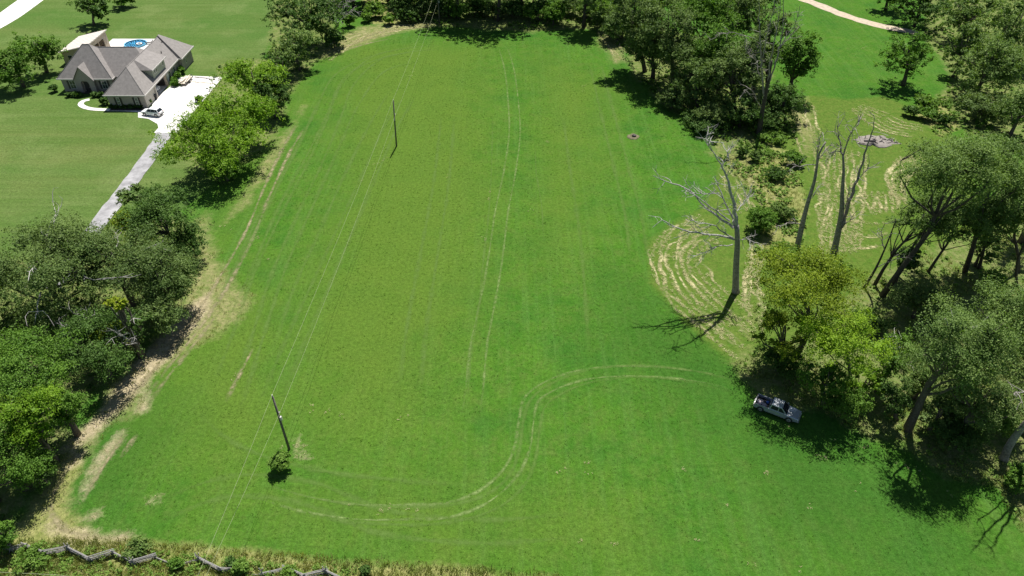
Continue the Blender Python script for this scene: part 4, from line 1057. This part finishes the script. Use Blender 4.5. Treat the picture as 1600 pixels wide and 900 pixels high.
T(1440,600,30,30,2.5,'grey','grey-green bush on the sunny clearing edge', name='shrub', cat='shrub', twigs=False, style='airy', dens=.8)
T(1505,680,46,34,2.0,'dark','dark thicket deep in the broad shadow', name='thicket', cat='thicket', twigs=False)
T(1560,440,30,22,1.6,'weed','weedy bush in the tan clearing', name='shrub', cat='shrub', twigs=False, style='airy', dens=.7)
# shrubs in the clearing and by the house
SH = dict(name='shrub', cat='shrub', twigs=False)
T(1188,342,24,34,2.3,'mid','big dark green bush behind the pale dead tree', **SH)
T(1215,272,20,15,1.1,'dark','dark low bush with a bare patch behind it', **SH)
T(1243,247,18,17,1.4,'mid','rounded green bush above the dark low one', **SH)
T(1232,395,26,24,1.6,'weed','light green bush at the foot of the leaning dead trunk', **SH)
T(1225,330,20,22,1.5,'grey','brownish-green brush beside the big dark bush', **SH)
T(1180,243,10,13,1.1,'grey','upright small bush in front of the snag', **SH)
T(1160,238,8,11,0.9,'dark','tiny dark bush in front of the grove', **SH)
T(1205,215,24,13,1.0,'weed','bright weedy shrub beside the snag foot', **SH)
T(1426,172,15,12,1.3,'dark','dark bramble bush nearest the mown hay', **SH)
T(1450,176,16,14,1.3,'mid','middle bush of the bramble patch', **SH)
T(1476,186,15,15,1.3,'dark','dark bush at the bramble patch end under the grey-green tree', **SH)
T(1452,156,22,12,0.9,'weed','light green brambles behind the bush row', **SH)
T(1300,420,30,20,1.3,'weed','pale green brush behind the yellow-olive tree', **SH)
T(1360,500,30,24,1.5,'dark','dark brush at the foot of the twin leaning trunks', **SH)
T(436,722,17,21,1.3,'weed','leafy green bush at the foot of the near utility pole', name='bush', cat='bush', twigs=False, dens=1.3, zr=1.0)
T(83,137,6,8,.9,'dark','clipped round shrub at the corner of the house front', **SH)
T(163,157,8,9,.9,'dark','clipped round shrub at the garage corner by the path', **SH)
T(230,158,7,6,.7,'weed','light shrub under the garage front window', **SH)
for k, x in enumerate((176,183,190,197,204,211,219)): T(x,165.5,4,3.5,.45,'dark','low dark shrub along the garage front wall', group='low shrubs along the garage front', **SH)
for k, x in enumerate((108,116,122,148,156)): T(x,148,4,3.5,.5,'dark','low dark shrub in the bed by the front door', group='low shrubs by the front door', **SH)
for x, y, lb in ((269,124,'shrub against the side wall next to the garage pillar'),(276,117,'middle shrub against the side wall of the house'),(284,110,'farthest shrub against the side wall of the house'),(273,129,'low shrub in front of the side wall shrubs')): T(x,y,6,6,.8,'mid',lb, **SH)
T(311,154,5,4,.8,'mid','single sprig of a shrub on the edge of the white driveway', **SH)
# weeds bushes along the fence
for k, (x, y, w, h, c_, lb) in enumerate([(374,886,14,14,'weed','leafy bush grown through the rail fence gap'),(275,882,12,11,'mid','dark leafy bush at the broken fence corner'),(215,858,20,10,'grey','brushy bush behind the fence'),(360,878,7,10,'dark','dark slim bush behind the leafy fence bush'),
      (570,892,7,9,'dark','small dark bush at the field end of the fence'),(50,872,26,14,'weed','green bush in front of the fence by the wood'),(450,897,14,12,'weed','leafy bush in front of the far fence corner')]):
    T(x,y,w,h,.7,c_,lb, **SH)
# ------------------------------------------------------------------ dead trees
def dead_tree(label, foot, trunk, r0, seed, limbs=(), mat='dead_bark', limb_mat='dead_pale', twig=10, name='dead_tree', tdy=0.0, group=None, tap=0.25):
    """trunk and limbs as photo polylines; each limb: (points, base radius, depth offset of its end in m)"""
    rng = np.random.default_rng(seed); b0 = px(*foot); z0 = gz(b0[0], b0[1])
    root = empty(name, (b0[0], b0[1], z0), 0, label, 'dead tree', group)
    def to3(pts, d0, d1):
        n = len(pts); return np.array([pxy(x, y, b0[1] + d0 + (d1 - d0) * i / max(1, n - 1)) - [b0[0], b0[1], z0] for i, (x, y) in enumerate(pts)])
    tp_ = to3(trunk, 0, tdy); tp_[0] = [0, 0, -0.3]
    tp_ = curve(tp_, 0.8); rr = r0 * np.linspace(1, tap, len(tp_)); rr[0] *= 1.35
    MB().tube(tp_, rr, 9).build('trunk', M[mat], root, True)
    for pts, r, d0, d1 in limbs:
        P = curve(to3(pts, d0, d1), 0.7); P[1:] += rng.normal(size=(len(P) - 1, 3)) * 0.07
        g = MB().tube(P, np.linspace(r, 0.035, len(P)), 6)
        for _ in range(int(twig)):
            i = rng.integers(len(P) // 4, len(P)); d = P[min(i + 1, len(P) - 1)] - P[i - 1]; d /= np.linalg.norm(d) + 1e-9
            v = d * 0.8 + rng.normal(size=3) * 0.6; v /= np.linalg.norm(v); L_ = rng.uniform(0.8, 2.4)
            Q, rq = tube_np(rng, P[i], P[i] + v * L_, 0.05, 0.016, 0.12, 4); g.tube(Q, rq, 4, False)
            for _2 in range(2):
                v2 = v * 0.7 + rng.normal(size=3) * 0.6; v2 /= np.linalg.norm(v2); Q2, r2 = tube_np(rng, Q[2], Q[2] + v2 * L_ * .55, 0.026, 0.012, 0.1, 3); g.tube(Q2, r2, 3, False)
        g.build('limb', M[limb_mat], root)
    return root

dead_tree('pale dead tree with long bare boughs reaching over the field', (1150,456), [(1150,456),(1150,420),(1152,380),(1151,352)], .50, 11, tap=.62,
  limbs=[([(1152,362),(1148,325),(1140,290),(1126,256),(1112,236),(1106,222)],.27,0,0), ([(1147,374),(1120,368),(1090,364),(1062,358),(1035,345),(1020,356)],.15,0,-1.5), ([(1146,356),(1125,340),(1100,322),(1080,300),(1062,290),(1040,283),(1022,273)],.19,0,1.5),
         ([(1140,345),(1120,330),(1096,312),(1078,300),(1064,298)],.12,0,0.5), ([(1146,372),(1128,362),(1112,350),(1090,350),(1078,340)],.11,0,-2), ([(1145,382),(1120,386),(1098,395),(1078,404)],.08,0,-2.5),
         ([(1150,360),(1142,335),(1130,310),(1124,292),(1116,280)],.17,0,2.5), ([(1152,330),(1160,318),(1168,308)],.06,0,2), ([(1153,375),(1166,372),(1178,378)],.06,0,-1), ([(1128,262),(1134,250),(1136,238)],.07,.3,1), ([(1124,302),(1105,302),(1088,303)],.08,1,2.5),
         ([(1112,236),(1104,222),(1104,212)],.05,0,.5)])
dead_tree('dark leaning dead trunk beside the light green bush', (1246,385), [(1246,385),(1254,350),(1262,318),(1272,285),(1276,262),(1280,240),(1290,222)], .44, 12, limb_mat='dead_bark', twig=7,
  limbs=[([(1276,262),(1277,240),(1280,222),(1284,208)],.1,0,1), ([(1252,350),(1238,348),(1222,352),(1212,356)],.08,0,-1.5), ([(1275,258),(1262,257),(1250,260),(1240,260)],.07,0,-1), ([(1278,250),(1290,235),(1300,226)],.07,0,1), ([(1262,318),(1270,306),(1276,296)],.06,0,1)])
dead_tree('dark forked dead tree standing in the hay windrows', (1304,392), [(1304,392),(1310,362),(1315,330),(1316,300),(1318,268),(1317,240)], .50, 13, limb_mat='dead_bark', twig=8,
  limbs=[([(1314,355),(1326,318),(1336,288),(1346,258),(1356,225),(1364,200),(1367,186)],.3,0,1.5), ([(1317,243),(1312,222),(1310,206),(1308,196)],.12,0,.6), ([(1318,242),(1324,224),(1330,208),(1336,196)],.12,0,-.5), ([(1316,240),(1306,236),(1296,240)],.08,0,-.8),
         ([(1338,285),(1350,270),(1358,256)],.07,.8,1.8), ([(1312,360),(1322,350),(1332,340)],.06,0,-1.2), ([(1328,208),(1336,200),(1343,190)],.05,-.3,.6), ([(1318,335),(1324,310),(1327,290)],.07,0,-.6)])
dead_tree('tall bare snag with many upright forks in front of the grove', (1186,212), [(1186,212),(1190,180),(1196,150),(1202,120),(1206,95)], .56, 14, mat='bark_dark', limb_mat='dead_bark', twig=9,
  limbs=[([(1196,146),(1208,112),(1216,84),(1222,50),(1224,20),(1225,-15)],.18,0,1), ([(1200,128),(1204,90),(1212,55),(1218,20),(1220,-10)],.16,0,-1), ([(1194,150),(1190,110),(1188,70),(1186,30),(1188,-12)],.17,0,.5), ([(1215,80),(1230,55),(1244,35),(1250,10)],.10,.3,1.5),
         ([(1192,90),(1200,50),(1208,20),(1212,-10)],.1,.4,1.2), ([(1188,120),(1180,90),(1168,72)],.08,.2,-1), ([(1186,105),(1176,88),(1165,78)],.05,.2,-1), ([(1218,75),(1232,60),(1244,48)],.08,.4,1), ([(1190,170),(1172,138),(1158,150)],.06,0,-1.5), ([(1180,60),(1160,55),(1140,50),(1110,62)],.06,.3,-1)])
dead_tree('bare trunk at the wood edge casting a branching shadow', (1569,717), [(1569,717),(1576,698),(1588,680),(1602,662),(1622,640),(1640,600),(1652,560)], .44, 15, mat='dead_bark', limb_mat='dead_bark', twig=7,
  limbs=[([(1622,640),(1608,622),(1594,612),(1584,616)],.10,-.3,-1.5), ([(1640,600),(1665,560),(1680,500)],.16,0,1.5), ([(1640,600),(1625,555),(1618,510)],.14,0,-1), ([(1652,560),(1655,515),(1664,470)],.13,0,0), ([(1630,625),(1655,610),(1680,600)],.11,0,1)])
dead_tree('bare curved trunk in the tan clearing under the leaning trees', (1590,448), [(1590,448),(1588,425),(1592,400),(1604,375),(1612,340)], .24, 16, mat='bark_dark', limb_mat='dead_bark', twig=4,
  limbs=[([(1604,375),(1615,350),(1630,330)],.1,0,1)])
dead_tree('thin dead twin trunk beside the leaning tree', (1350,450), [(1350,450),(1368,420),(1382,390),(1394,360),(1400,342)], .2, 17, mat='bark_dark', limb_mat='dead_bark', twig=6,
  limbs=[([(1382,392),(1378,370),(1382,350)],.08,0,-1), ([(1370,418),(1385,410),(1400,405)],.07,0,-1)])
dead_tree('bleached dead brush at the far end of the hedgerow', (528,42), [(528,42),(524,28),(518,14)], .2, 18, mat='dead_pale', twig=16,
  limbs=[([(526,36),(512,20),(508,8)],.09,0,1), ([(525,32),(535,16),(545,4)],.09,0,-1), ([(527,36),(540,24),(550,14)],.08,0,-2), ([(524,26),(528,8),(530,-8)],.09,0,.5), ([(526,34),(516,30),(506,22)],.07,0,-1.5), ([(518,14),(520,0),(524,-10)],.08,0,1)], name='dead_brush')
dead_tree('bleached forked branch standing out by the thin green tree', (1368,612), [(1368,612),(1376,588),(1384,572),(1390,560)], .14, 19, mat='bark', limb_mat='dead_pale', twig=5,
  limbs=[([(1384,572),(1392,562),(1404,564)],.07,0,-.6), ([(1386,568),(1388,556),(1396,548)],.07,0,.4)], name='dead_branch')
dead_tree('bleached brushy dead branches at the lower edge of the left wood', (150,560), [(150,560),(148,535),(140,520)], .12, 20, mat='dead_pale', twig=9,
  limbs=[([(148,536),(128,515),(105,512)],.07,0,-1), ([(148,534),(168,532),(190,538)],.07,0,-1.5), ([(144,525),(140,505),(130,495)],.06,0,.5), ([(190,538),(200,530),(192,526)],.05,-1.5,-2)], name='dead_brush')

# ------------------------------------------------------------------ zigzag rail fence
fz = [(-6,850),(14,853.5),(35,848),(66,860),(103,853),(138,870),(173,859),(205,875),(238,865.5),(270,878),(308,868.5),(341,885),(376,888),(408,892),(444,883.5),(475,897),(507,889.5),(540,905)]
fv = [px(x, y, 0.95)[:2] for x, y in fz]
f0 = fv[0]; fence = empty('rail_fence', (f0[0], f0[1], 0), 0, 'silvered zigzag split-rail fence along the near edge of the field', 'fence')
fr = random.Random(9)
gone = {(8,3),(8,4),(9,2),(9,3),(9,4),(12,1),(12,2),(12,3),(12,4),(13,3),(13,4),(1,4),(6,4),(11,4)}
for i in range(len(fv) - 1):
    a_, b_ = fv[i], fv[i+1]; d = (b_ - a_) / np.linalg.norm(b_ - a_)
    for k in range(5):
        if (i, k) in gone: continue
        z = 0.10 + k * 0.19 + (0.095 if i % 2 else 0) + fr.uniform(-.02,.02)
        A_ = np.array([*(a_ - d * (.22 + fr.uniform(0,.12)) - f0), z]); B_ = np.array([*(b_ + d * (.22 + fr.uniform(0,.12)) - f0), z + fr.uniform(-.03,.03)])
        mid = (A_ + B_) / 2 + np.array([fr.uniform(-.04,.04), fr.uniform(-.04,.04), fr.uniform(-.04,.01)])
        r = fr.uniform(.036,.055)
        MB().tube([A_, mid, B_], [r, r*1.05, r*.9], 5).build('rail', M['rail'], fence)
for i in range(1, len(fv) - 1):      # crossed stakes at some corners
    if i % 3 == 1:
        c_ = fv[i] - f0
        for s in (-1, 1): MB().tube([(c_[0]+s*.3, c_[1]-.25, -.1), (c_[0]-s*.18, c_[1]+.12, 1.25)], .05, 5).build('stake', M['rail'], fence)
# thin wire crossing the weeds in the near corner
gw = MB().tube([np.array([*px(-20,893,.8)[:2], .8]), np.array([*px(90,898,.8)[:2], .75]), np.array([*px(200,912,.8)[:2], .8])], 0.02, 5).build('fence_wire', M['wire']); tag(gw, 'thin pale wire running low through the near weeds', 'wire')

# ------------------------------------------------------------------ burn patch and hole
bp_ = px(1370,221); burn = empty('burn_patch', (bp_[0], bp_[1], gz(bp_[0], bp_[1])), 0, 'ash-grey burn patch with charred sticks in the mown hay', 'burn pile')
g_ = np.random.default_rng(8)
oz = [(4.4*math.cos(t)*(1+.16*g_.normal()), 2.1*math.sin(t)*(1+.16*g_.normal())) for t in np.linspace(0, 2*math.pi, 22, endpoint=False)]
MB().loft([[(x,y,-.02) for x,y in oz],[(x*.93,y*.93,.12) for x,y in oz],[(x*.5,y*.5,.2+.05*g_.random()) for x,y in oz]]).build('ash_bed', M['ash'], burn, True)
for k in range(26):
    x, y, t, L_ = g_.uniform(-3.2,3.2), g_.uniform(-1.3,1.3), g_.uniform(0,3.14), g_.uniform(.3,1.3)
    MB().tube([(x,y,.2),(x+L_*math.cos(t),y+L_*math.sin(t),.2+g_.uniform(0,.2))], g_.uniform(.04,.1), 5).build('charred_stick', M['char'] if k % 3 else M['dead_bark'], burn)
lg = MB().tube([(-2.6,-.3,.22),(-1.2,-.5,.3),(-.5,-.45,.35)], [.2,.25,.18], 7).build('charred_log', M['char'], burn)
hp = px(989.5,213.5); hole = empty('dug_hole', (hp[0], hp[1], gz(hp[0], hp[1])), 0, 'small earth-rimmed stump hole in the open grass', 'hole')
rr_ = lambda r, z: [(r*math.cos(t)*(1+.12*g_.normal()), r*.95*math.sin(t)*(1+.12*g_.normal()), z) for t in np.linspace(0, 2*math.pi, 16, endpoint=False)]
MB().loft([rr_(1.3,-.05),rr_(1.05,.08),rr_(.8,.2),rr_(.62,.16),rr_(.5,.02)]).build('earth_rim', M['soil'], hole, True)
MB().tube([(.1,-.1,0),(.15,-.1,.42)], [.45,.36], 9).build('stump', M['char'], hole)

# ------------------------------------------------------------------ loose cover: hay, weeds, grass (nobody could count it)
def blades(rng, X, Y, n_each, h, w, spread, lay, tints):
    """n_each thin blades at every point; lay 0 = upright, 1 = lying"""
    k = len(X); n = k * n_each; ci = np.repeat(np.arange(k), n_each)
    a_ = rng.random(n) * 6.283; r = spread * np.sqrt(rng.random(n))
    x = X[ci] + r * np.cos(a_); y = Y[ci] + r * np.sin(a_); z = gza(x, y)
    hh = (h[ci] if hasattr(h, '__len__') else h) * rng.uniform(.5, 1.3, n); ww = w * rng.uniform(.6, 1.3, n)
    d = rng.random(n) * 6.283; tilt = rng.uniform(.15, .6, n) if lay < .5 else rng.uniform(1.1, 1.5, n)
    tip = np.stack([x + hh*np.sin(tilt)*np.cos(d), y + hh*np.sin(tilt)*np.sin(d), z + hh*np.cos(tilt) + (0.03 + .1*rng.random(n) if lay > .5 else 0)], 1)
    p = rng.random(n) * 6.283; ox, oy = np.cos(p)*ww/2, np.sin(p)*ww/2
    zb = z + (0.02 + 0.08 * rng.random(n) if lay > .5 else -0.02)
    V = np.empty((n, 3, 3)); V[:,0] = np.stack([x-ox, y-oy, zb], 1); V[:,1] = np.stack([x+ox, y+oy, zb], 1); V[:,2] = tip
    t = np.clip(tints[ci] * .65 + rng.random(n) * .35, 0, 1)
    return V.reshape(-1, 3), np.repeat(t, 3)
def stuff(name, V, t, mat, label, parent=None):
    F = np.arange(len(V)).reshape(-1, 3)
    o_ = np_obj(name, np_mesh(name, V, F, 3, LEAF[mat], {'tint': t}), parent); return tag(o_, label, None, None, 'stuff')
R = np.random.default_rng(77)
def along(lines, per_m, jit, rng, keep=1.0):
    xs, ys = [], []
    for ln in lines:
        P = curve(W(ln), 0.5); L_ = np.linalg.norm(np.diff(P[:, :2], axis=0), axis=1).sum(); n = max(2, int(L_ * per_m))
        i = rng.random(n) * (len(P) - 1); k = i.astype(int); f = (i - k)[:, None]; q = P[k] * (1 - f) + P[np.minimum(k + 1, len(P) - 1)] * f
        g = vnoise(i * .11 + len(xs) * 13.7, i * 0 + len(xs) * 3.1); ok = g > 1 - keep
        q = q[ok] + rng.normal(size=(ok.sum(), 3)) * jit; xs.append(q[:, 0]); ys.append(q[:, 1])
    return np.concatenate(xs), np.concatenate(ys)
def lerp_lines(A_, B_, n):
    A_, B_ = np.array(A_, float), np.array(B_, float); return [list(map(tuple, A_ + (B_ - A_) * t)) for t in np.linspace(0, 1, n)]
rows = []
rows += lerp_lines([(1095,338),(1045,358),(1020,395),(1026,440),(1058,482),(1108,524),(1150,560)], [(1128,378),(1112,384),(1100,402),(1104,424),(1126,450),(1158,478),(1184,505)], 8)
rows += lerp_lines([(1160,478),(1165,430),(1172,390),(1180,372)], [(1190,520),(1186,470),(1184,430),(1192,400)], 4)
rows += lerp_lines([(1272,225),(1276,280),(1282,330),(1284,400)], [(1352,240),(1350,290),(1346,340),(1342,392)], 9)
rows += lerp_lines([(1122,262),(1140,300),(1158,335)], [(1160,258),(1195,285),(1226,312)], 7)
rows += lerp_lines([(1225,175),(1240,205),(1252,240)], [(1270,165),(1278,190),(1284,215)], 5)
rows += lerp_lines([(1348,165),(1385,178),(1412,192),(1446,196)], [(1330,172),(1350,188),(1380,206),(1430,216)], 6)
rows += lerp_lines([(1440,235),(1405,248),(1388,272),(1390,306)], [(1450,262),(1428,272),(1412,290),(1416,320)], 6)
rows += lerp_lines([(1352,300),(1356,320),(1358,336)], [(1400,300),(1402,318),(1400,330)], 6)
rows += lerp_lines([(1330,345),(1370,350),(1400,345)], [(1325,385),(1350,388),(1372,384)], 3)
rows += lerp_lines([(515,95),(560,66),(630,46),(690,40)], [(500,70),(560,52),(620,40),(660,34)], 6)
rows += [[(935,52),(950,70),(970,92)],[(945,50),(962,66),(980,84)],[(940,60),(955,80),(962,98)]]
for k, ln in enumerate(rows):
    if (k * 7 + 3) % 9 == 0: continue
    l2 = curve(W(ln), 0.6); l2[:, :2] += (np.stack([vnoise(np.arange(len(l2)) * .23 + k * 5.3, np.full(len(l2), k * 1.7)), vnoise(np.arange(len(l2)) * .23 + k * 3.3 + 50, np.full(len(l2), k * 2.1))], 1) - .5) * 1.5; _tz[0] = (_tz[0] + 1) % 12
    np_obj('hay_row', ribbon_mesh('hay_row', l2, 0.45 + .35 * ((k * 5) % 7) / 7, 0.012 + 0.004 * _tz[0], T_HAY, 0.8, 200 + k), ground)
hx, hy = along(rows, 5.0, .16, R, .72)
V1, t1 = blades(R, hx, hy, 8, .30, .05, .20, 1, R.random(len(hx)))
spots = [(488,633),(487,641),(512,645),(533,648),(918,722),(880,735),(919,738),(240,780),(593,800),(606,795),(145,805),(1138,790),(590,255),(598,251),(566,283),(604,247),(645,118),(648,112),(694,66),(754,75),(912,135),(911,142),(764,310),(766,300),(757,372),(832,328),(1067,733),(1197,738),(1290,716),(1284,713),(1245,655),(625,655),(440,215),(365,590),(340,470),(345,355),(360,360),(404,368),(403,372),(420,404),(700,275),(855,222),(1268,790),(1252,890),(1340,758),(1180,880),(960,850),(905,845),(1090,845),(546,790),(640,798),(1420,730),(1440,745),(1480,765),(1350,700),(1302,690),(1348,75),(1352,73),(1380,108),(1382,106),(1245,85),(472,700),(465,695),(462,715),(478,712),(445,700)]
sx_, sy_ = [], []
for (x, y) in spots:
    q = px(x, y); n = R.integers(2, 6); u = R.random() * 3.14; e_ = R.uniform(.05, .55)
    l_ = R.normal(size=n) * e_; sx_.append(q[0] + l_ * math.cos(u) + R.normal(size=n) * .15); sy_.append(q[1] + l_ * math.sin(u) + R.normal(size=n) * .15)
sx_, sy_ = np.concatenate(sx_), np.concatenate(sy_)
V2, t2 = blades(R, sx_, sy_, 6, .17, .05, .12, 1, R.random(len(sx_)) * .6)
stuff('cut_hay', np.vstack([V1, V2]), np.concatenate([t1, t2]), 'straw', 'pale cut hay lying in rows and scattered wisps')

def scatter(polys, dens, rng, thr=None, s=3.0):
    xs, ys = [], []
    for p in polys:
        w_ = np.array(W(p))[:, :2]; lo, hi = w_.min(0), w_.max(0); lo = np.maximum(lo, [-150, 26]); hi = np.minimum(hi, [150, 215]); n = int(max(0, np.prod(hi - lo)) * dens)
        x, y = rng.uniform(lo[0], hi[0], n), rng.uniform(lo[1], hi[1], n); ok = sdist(x, y, w_) > -.3
        if thr is not None: ok &= fbm(x, y, s) > thr
        xs.append(x[ok]); ys.append(y[ok])
    return np.concatenate(xs), np.concatenate(ys)
mx_, my_ = scatter([P_WEEDY[0]], 9, R); wv, wt = blades(R, mx_, my_, 9, .30 + .55 * fbm(mx_, my_, 2.5), .07, .3, 0, np.clip(fbm(mx_, my_, 3.0) * 1.9 - .45, 0, 1))
mx2, my2 = scatter([P_WEEDY[4]] + P_DRY[:1], 1.4, R, .5); wv2, wt2 = blades(R, mx2, my2, 7, .32, .06, .25, 0, R.uniform(.45, 1, len(mx2)))
mx3, my3 = scatter([P_LITTER[3], P_WEEDY[1]], 3.0, R, .47, 4.0); wv3, wt3 = blades(R, mx3, my3, 6, .4, .08, .3, 0, np.clip(fbm(mx3, my3, 5.0) * 1.7 - .35, 0, 1))
stuff('tall_grass', np.vstack([wv, wv2, wv3]), np.concatenate([wt, wt2, wt3]), 'meadow', 'tall rough yellow-green grass along the fence and dry corner')
def weed_leaves(polys, dens, thr, s, leaf, label, size=.16, hgt=.35, each=14, rc=.32):
    x, y = scatter(polys, dens, R, thr, s); z = gza(x, y) + hgt * R.uniform(.3, 1.1, len(x))
    cen = np.stack([x, y, z], 1); od = np.tile([[0, 0, 1.]], (len(x), 1))
    V, F, t = leaves(R, cen, np.full(len(x), rc) * R.uniform(.6, 1.4, len(x)), each, size, od, .6)
    o_ = np_obj('weeds', np_mesh('weeds', V, F, 4, LEAF[leaf], {'tint': t})); tag(o_, label, None, None, 'stuff')
weed_leaves([[(-60,855),(230,862),(420,885),(560,893),(640,960),(-120,1000)]], 5.0, .40, 2.2, 'weed', 'leafy green weeds in front of the rail fence', .15, .5)
weed_leaves([P_WEEDY[1], P_WEEDY[2], [(1170,190),(1240,195),(1245,235),(1190,250)]], 2.6, .42, 3, 'weed', 'leafy weeds round the clearing and bramble patch', .28, .5)
weed_leaves([P_LITTER[3]], .55, .52, 4, 'weed', 'patchy weeds on the floor of the right wood', .22, .35)
weed_leaves([P_LITTER[1], P_LITTER[2], P_LITTER[4], P_WEEDY[3]], .5, .5, 5, 'mid', 'low shaded undergrowth below the far trees', .4, .5)
weed_leaves([P_LITTER[0], P_LITTER[5]], .55, .48, 4, 'dark', 'low dark undergrowth inside the left wood and hedgerow', .3, .4)
# taller tufts of grass dotted over the field
fld = [(330,500),(470,220),(540,90),(640,50),(940,60),(1000,130),(1090,200),(1110,260),(1015,360),(1020,450),(1150,570),(1180,640),(1420,740),(1600,900),(1600,930),(700,900),(230,845),(150,800),(130,740),(200,670)]
tx, ty = scatter([fld], 1.5, R, .40, 7.0); tv, tt = blades(R, tx, ty, 5, .11, .07, .14, 0, R.random(len(tx)))
stuff('grass', tv, tt, 'grass', 'slightly taller tufts of green grass dotted over the mown field')
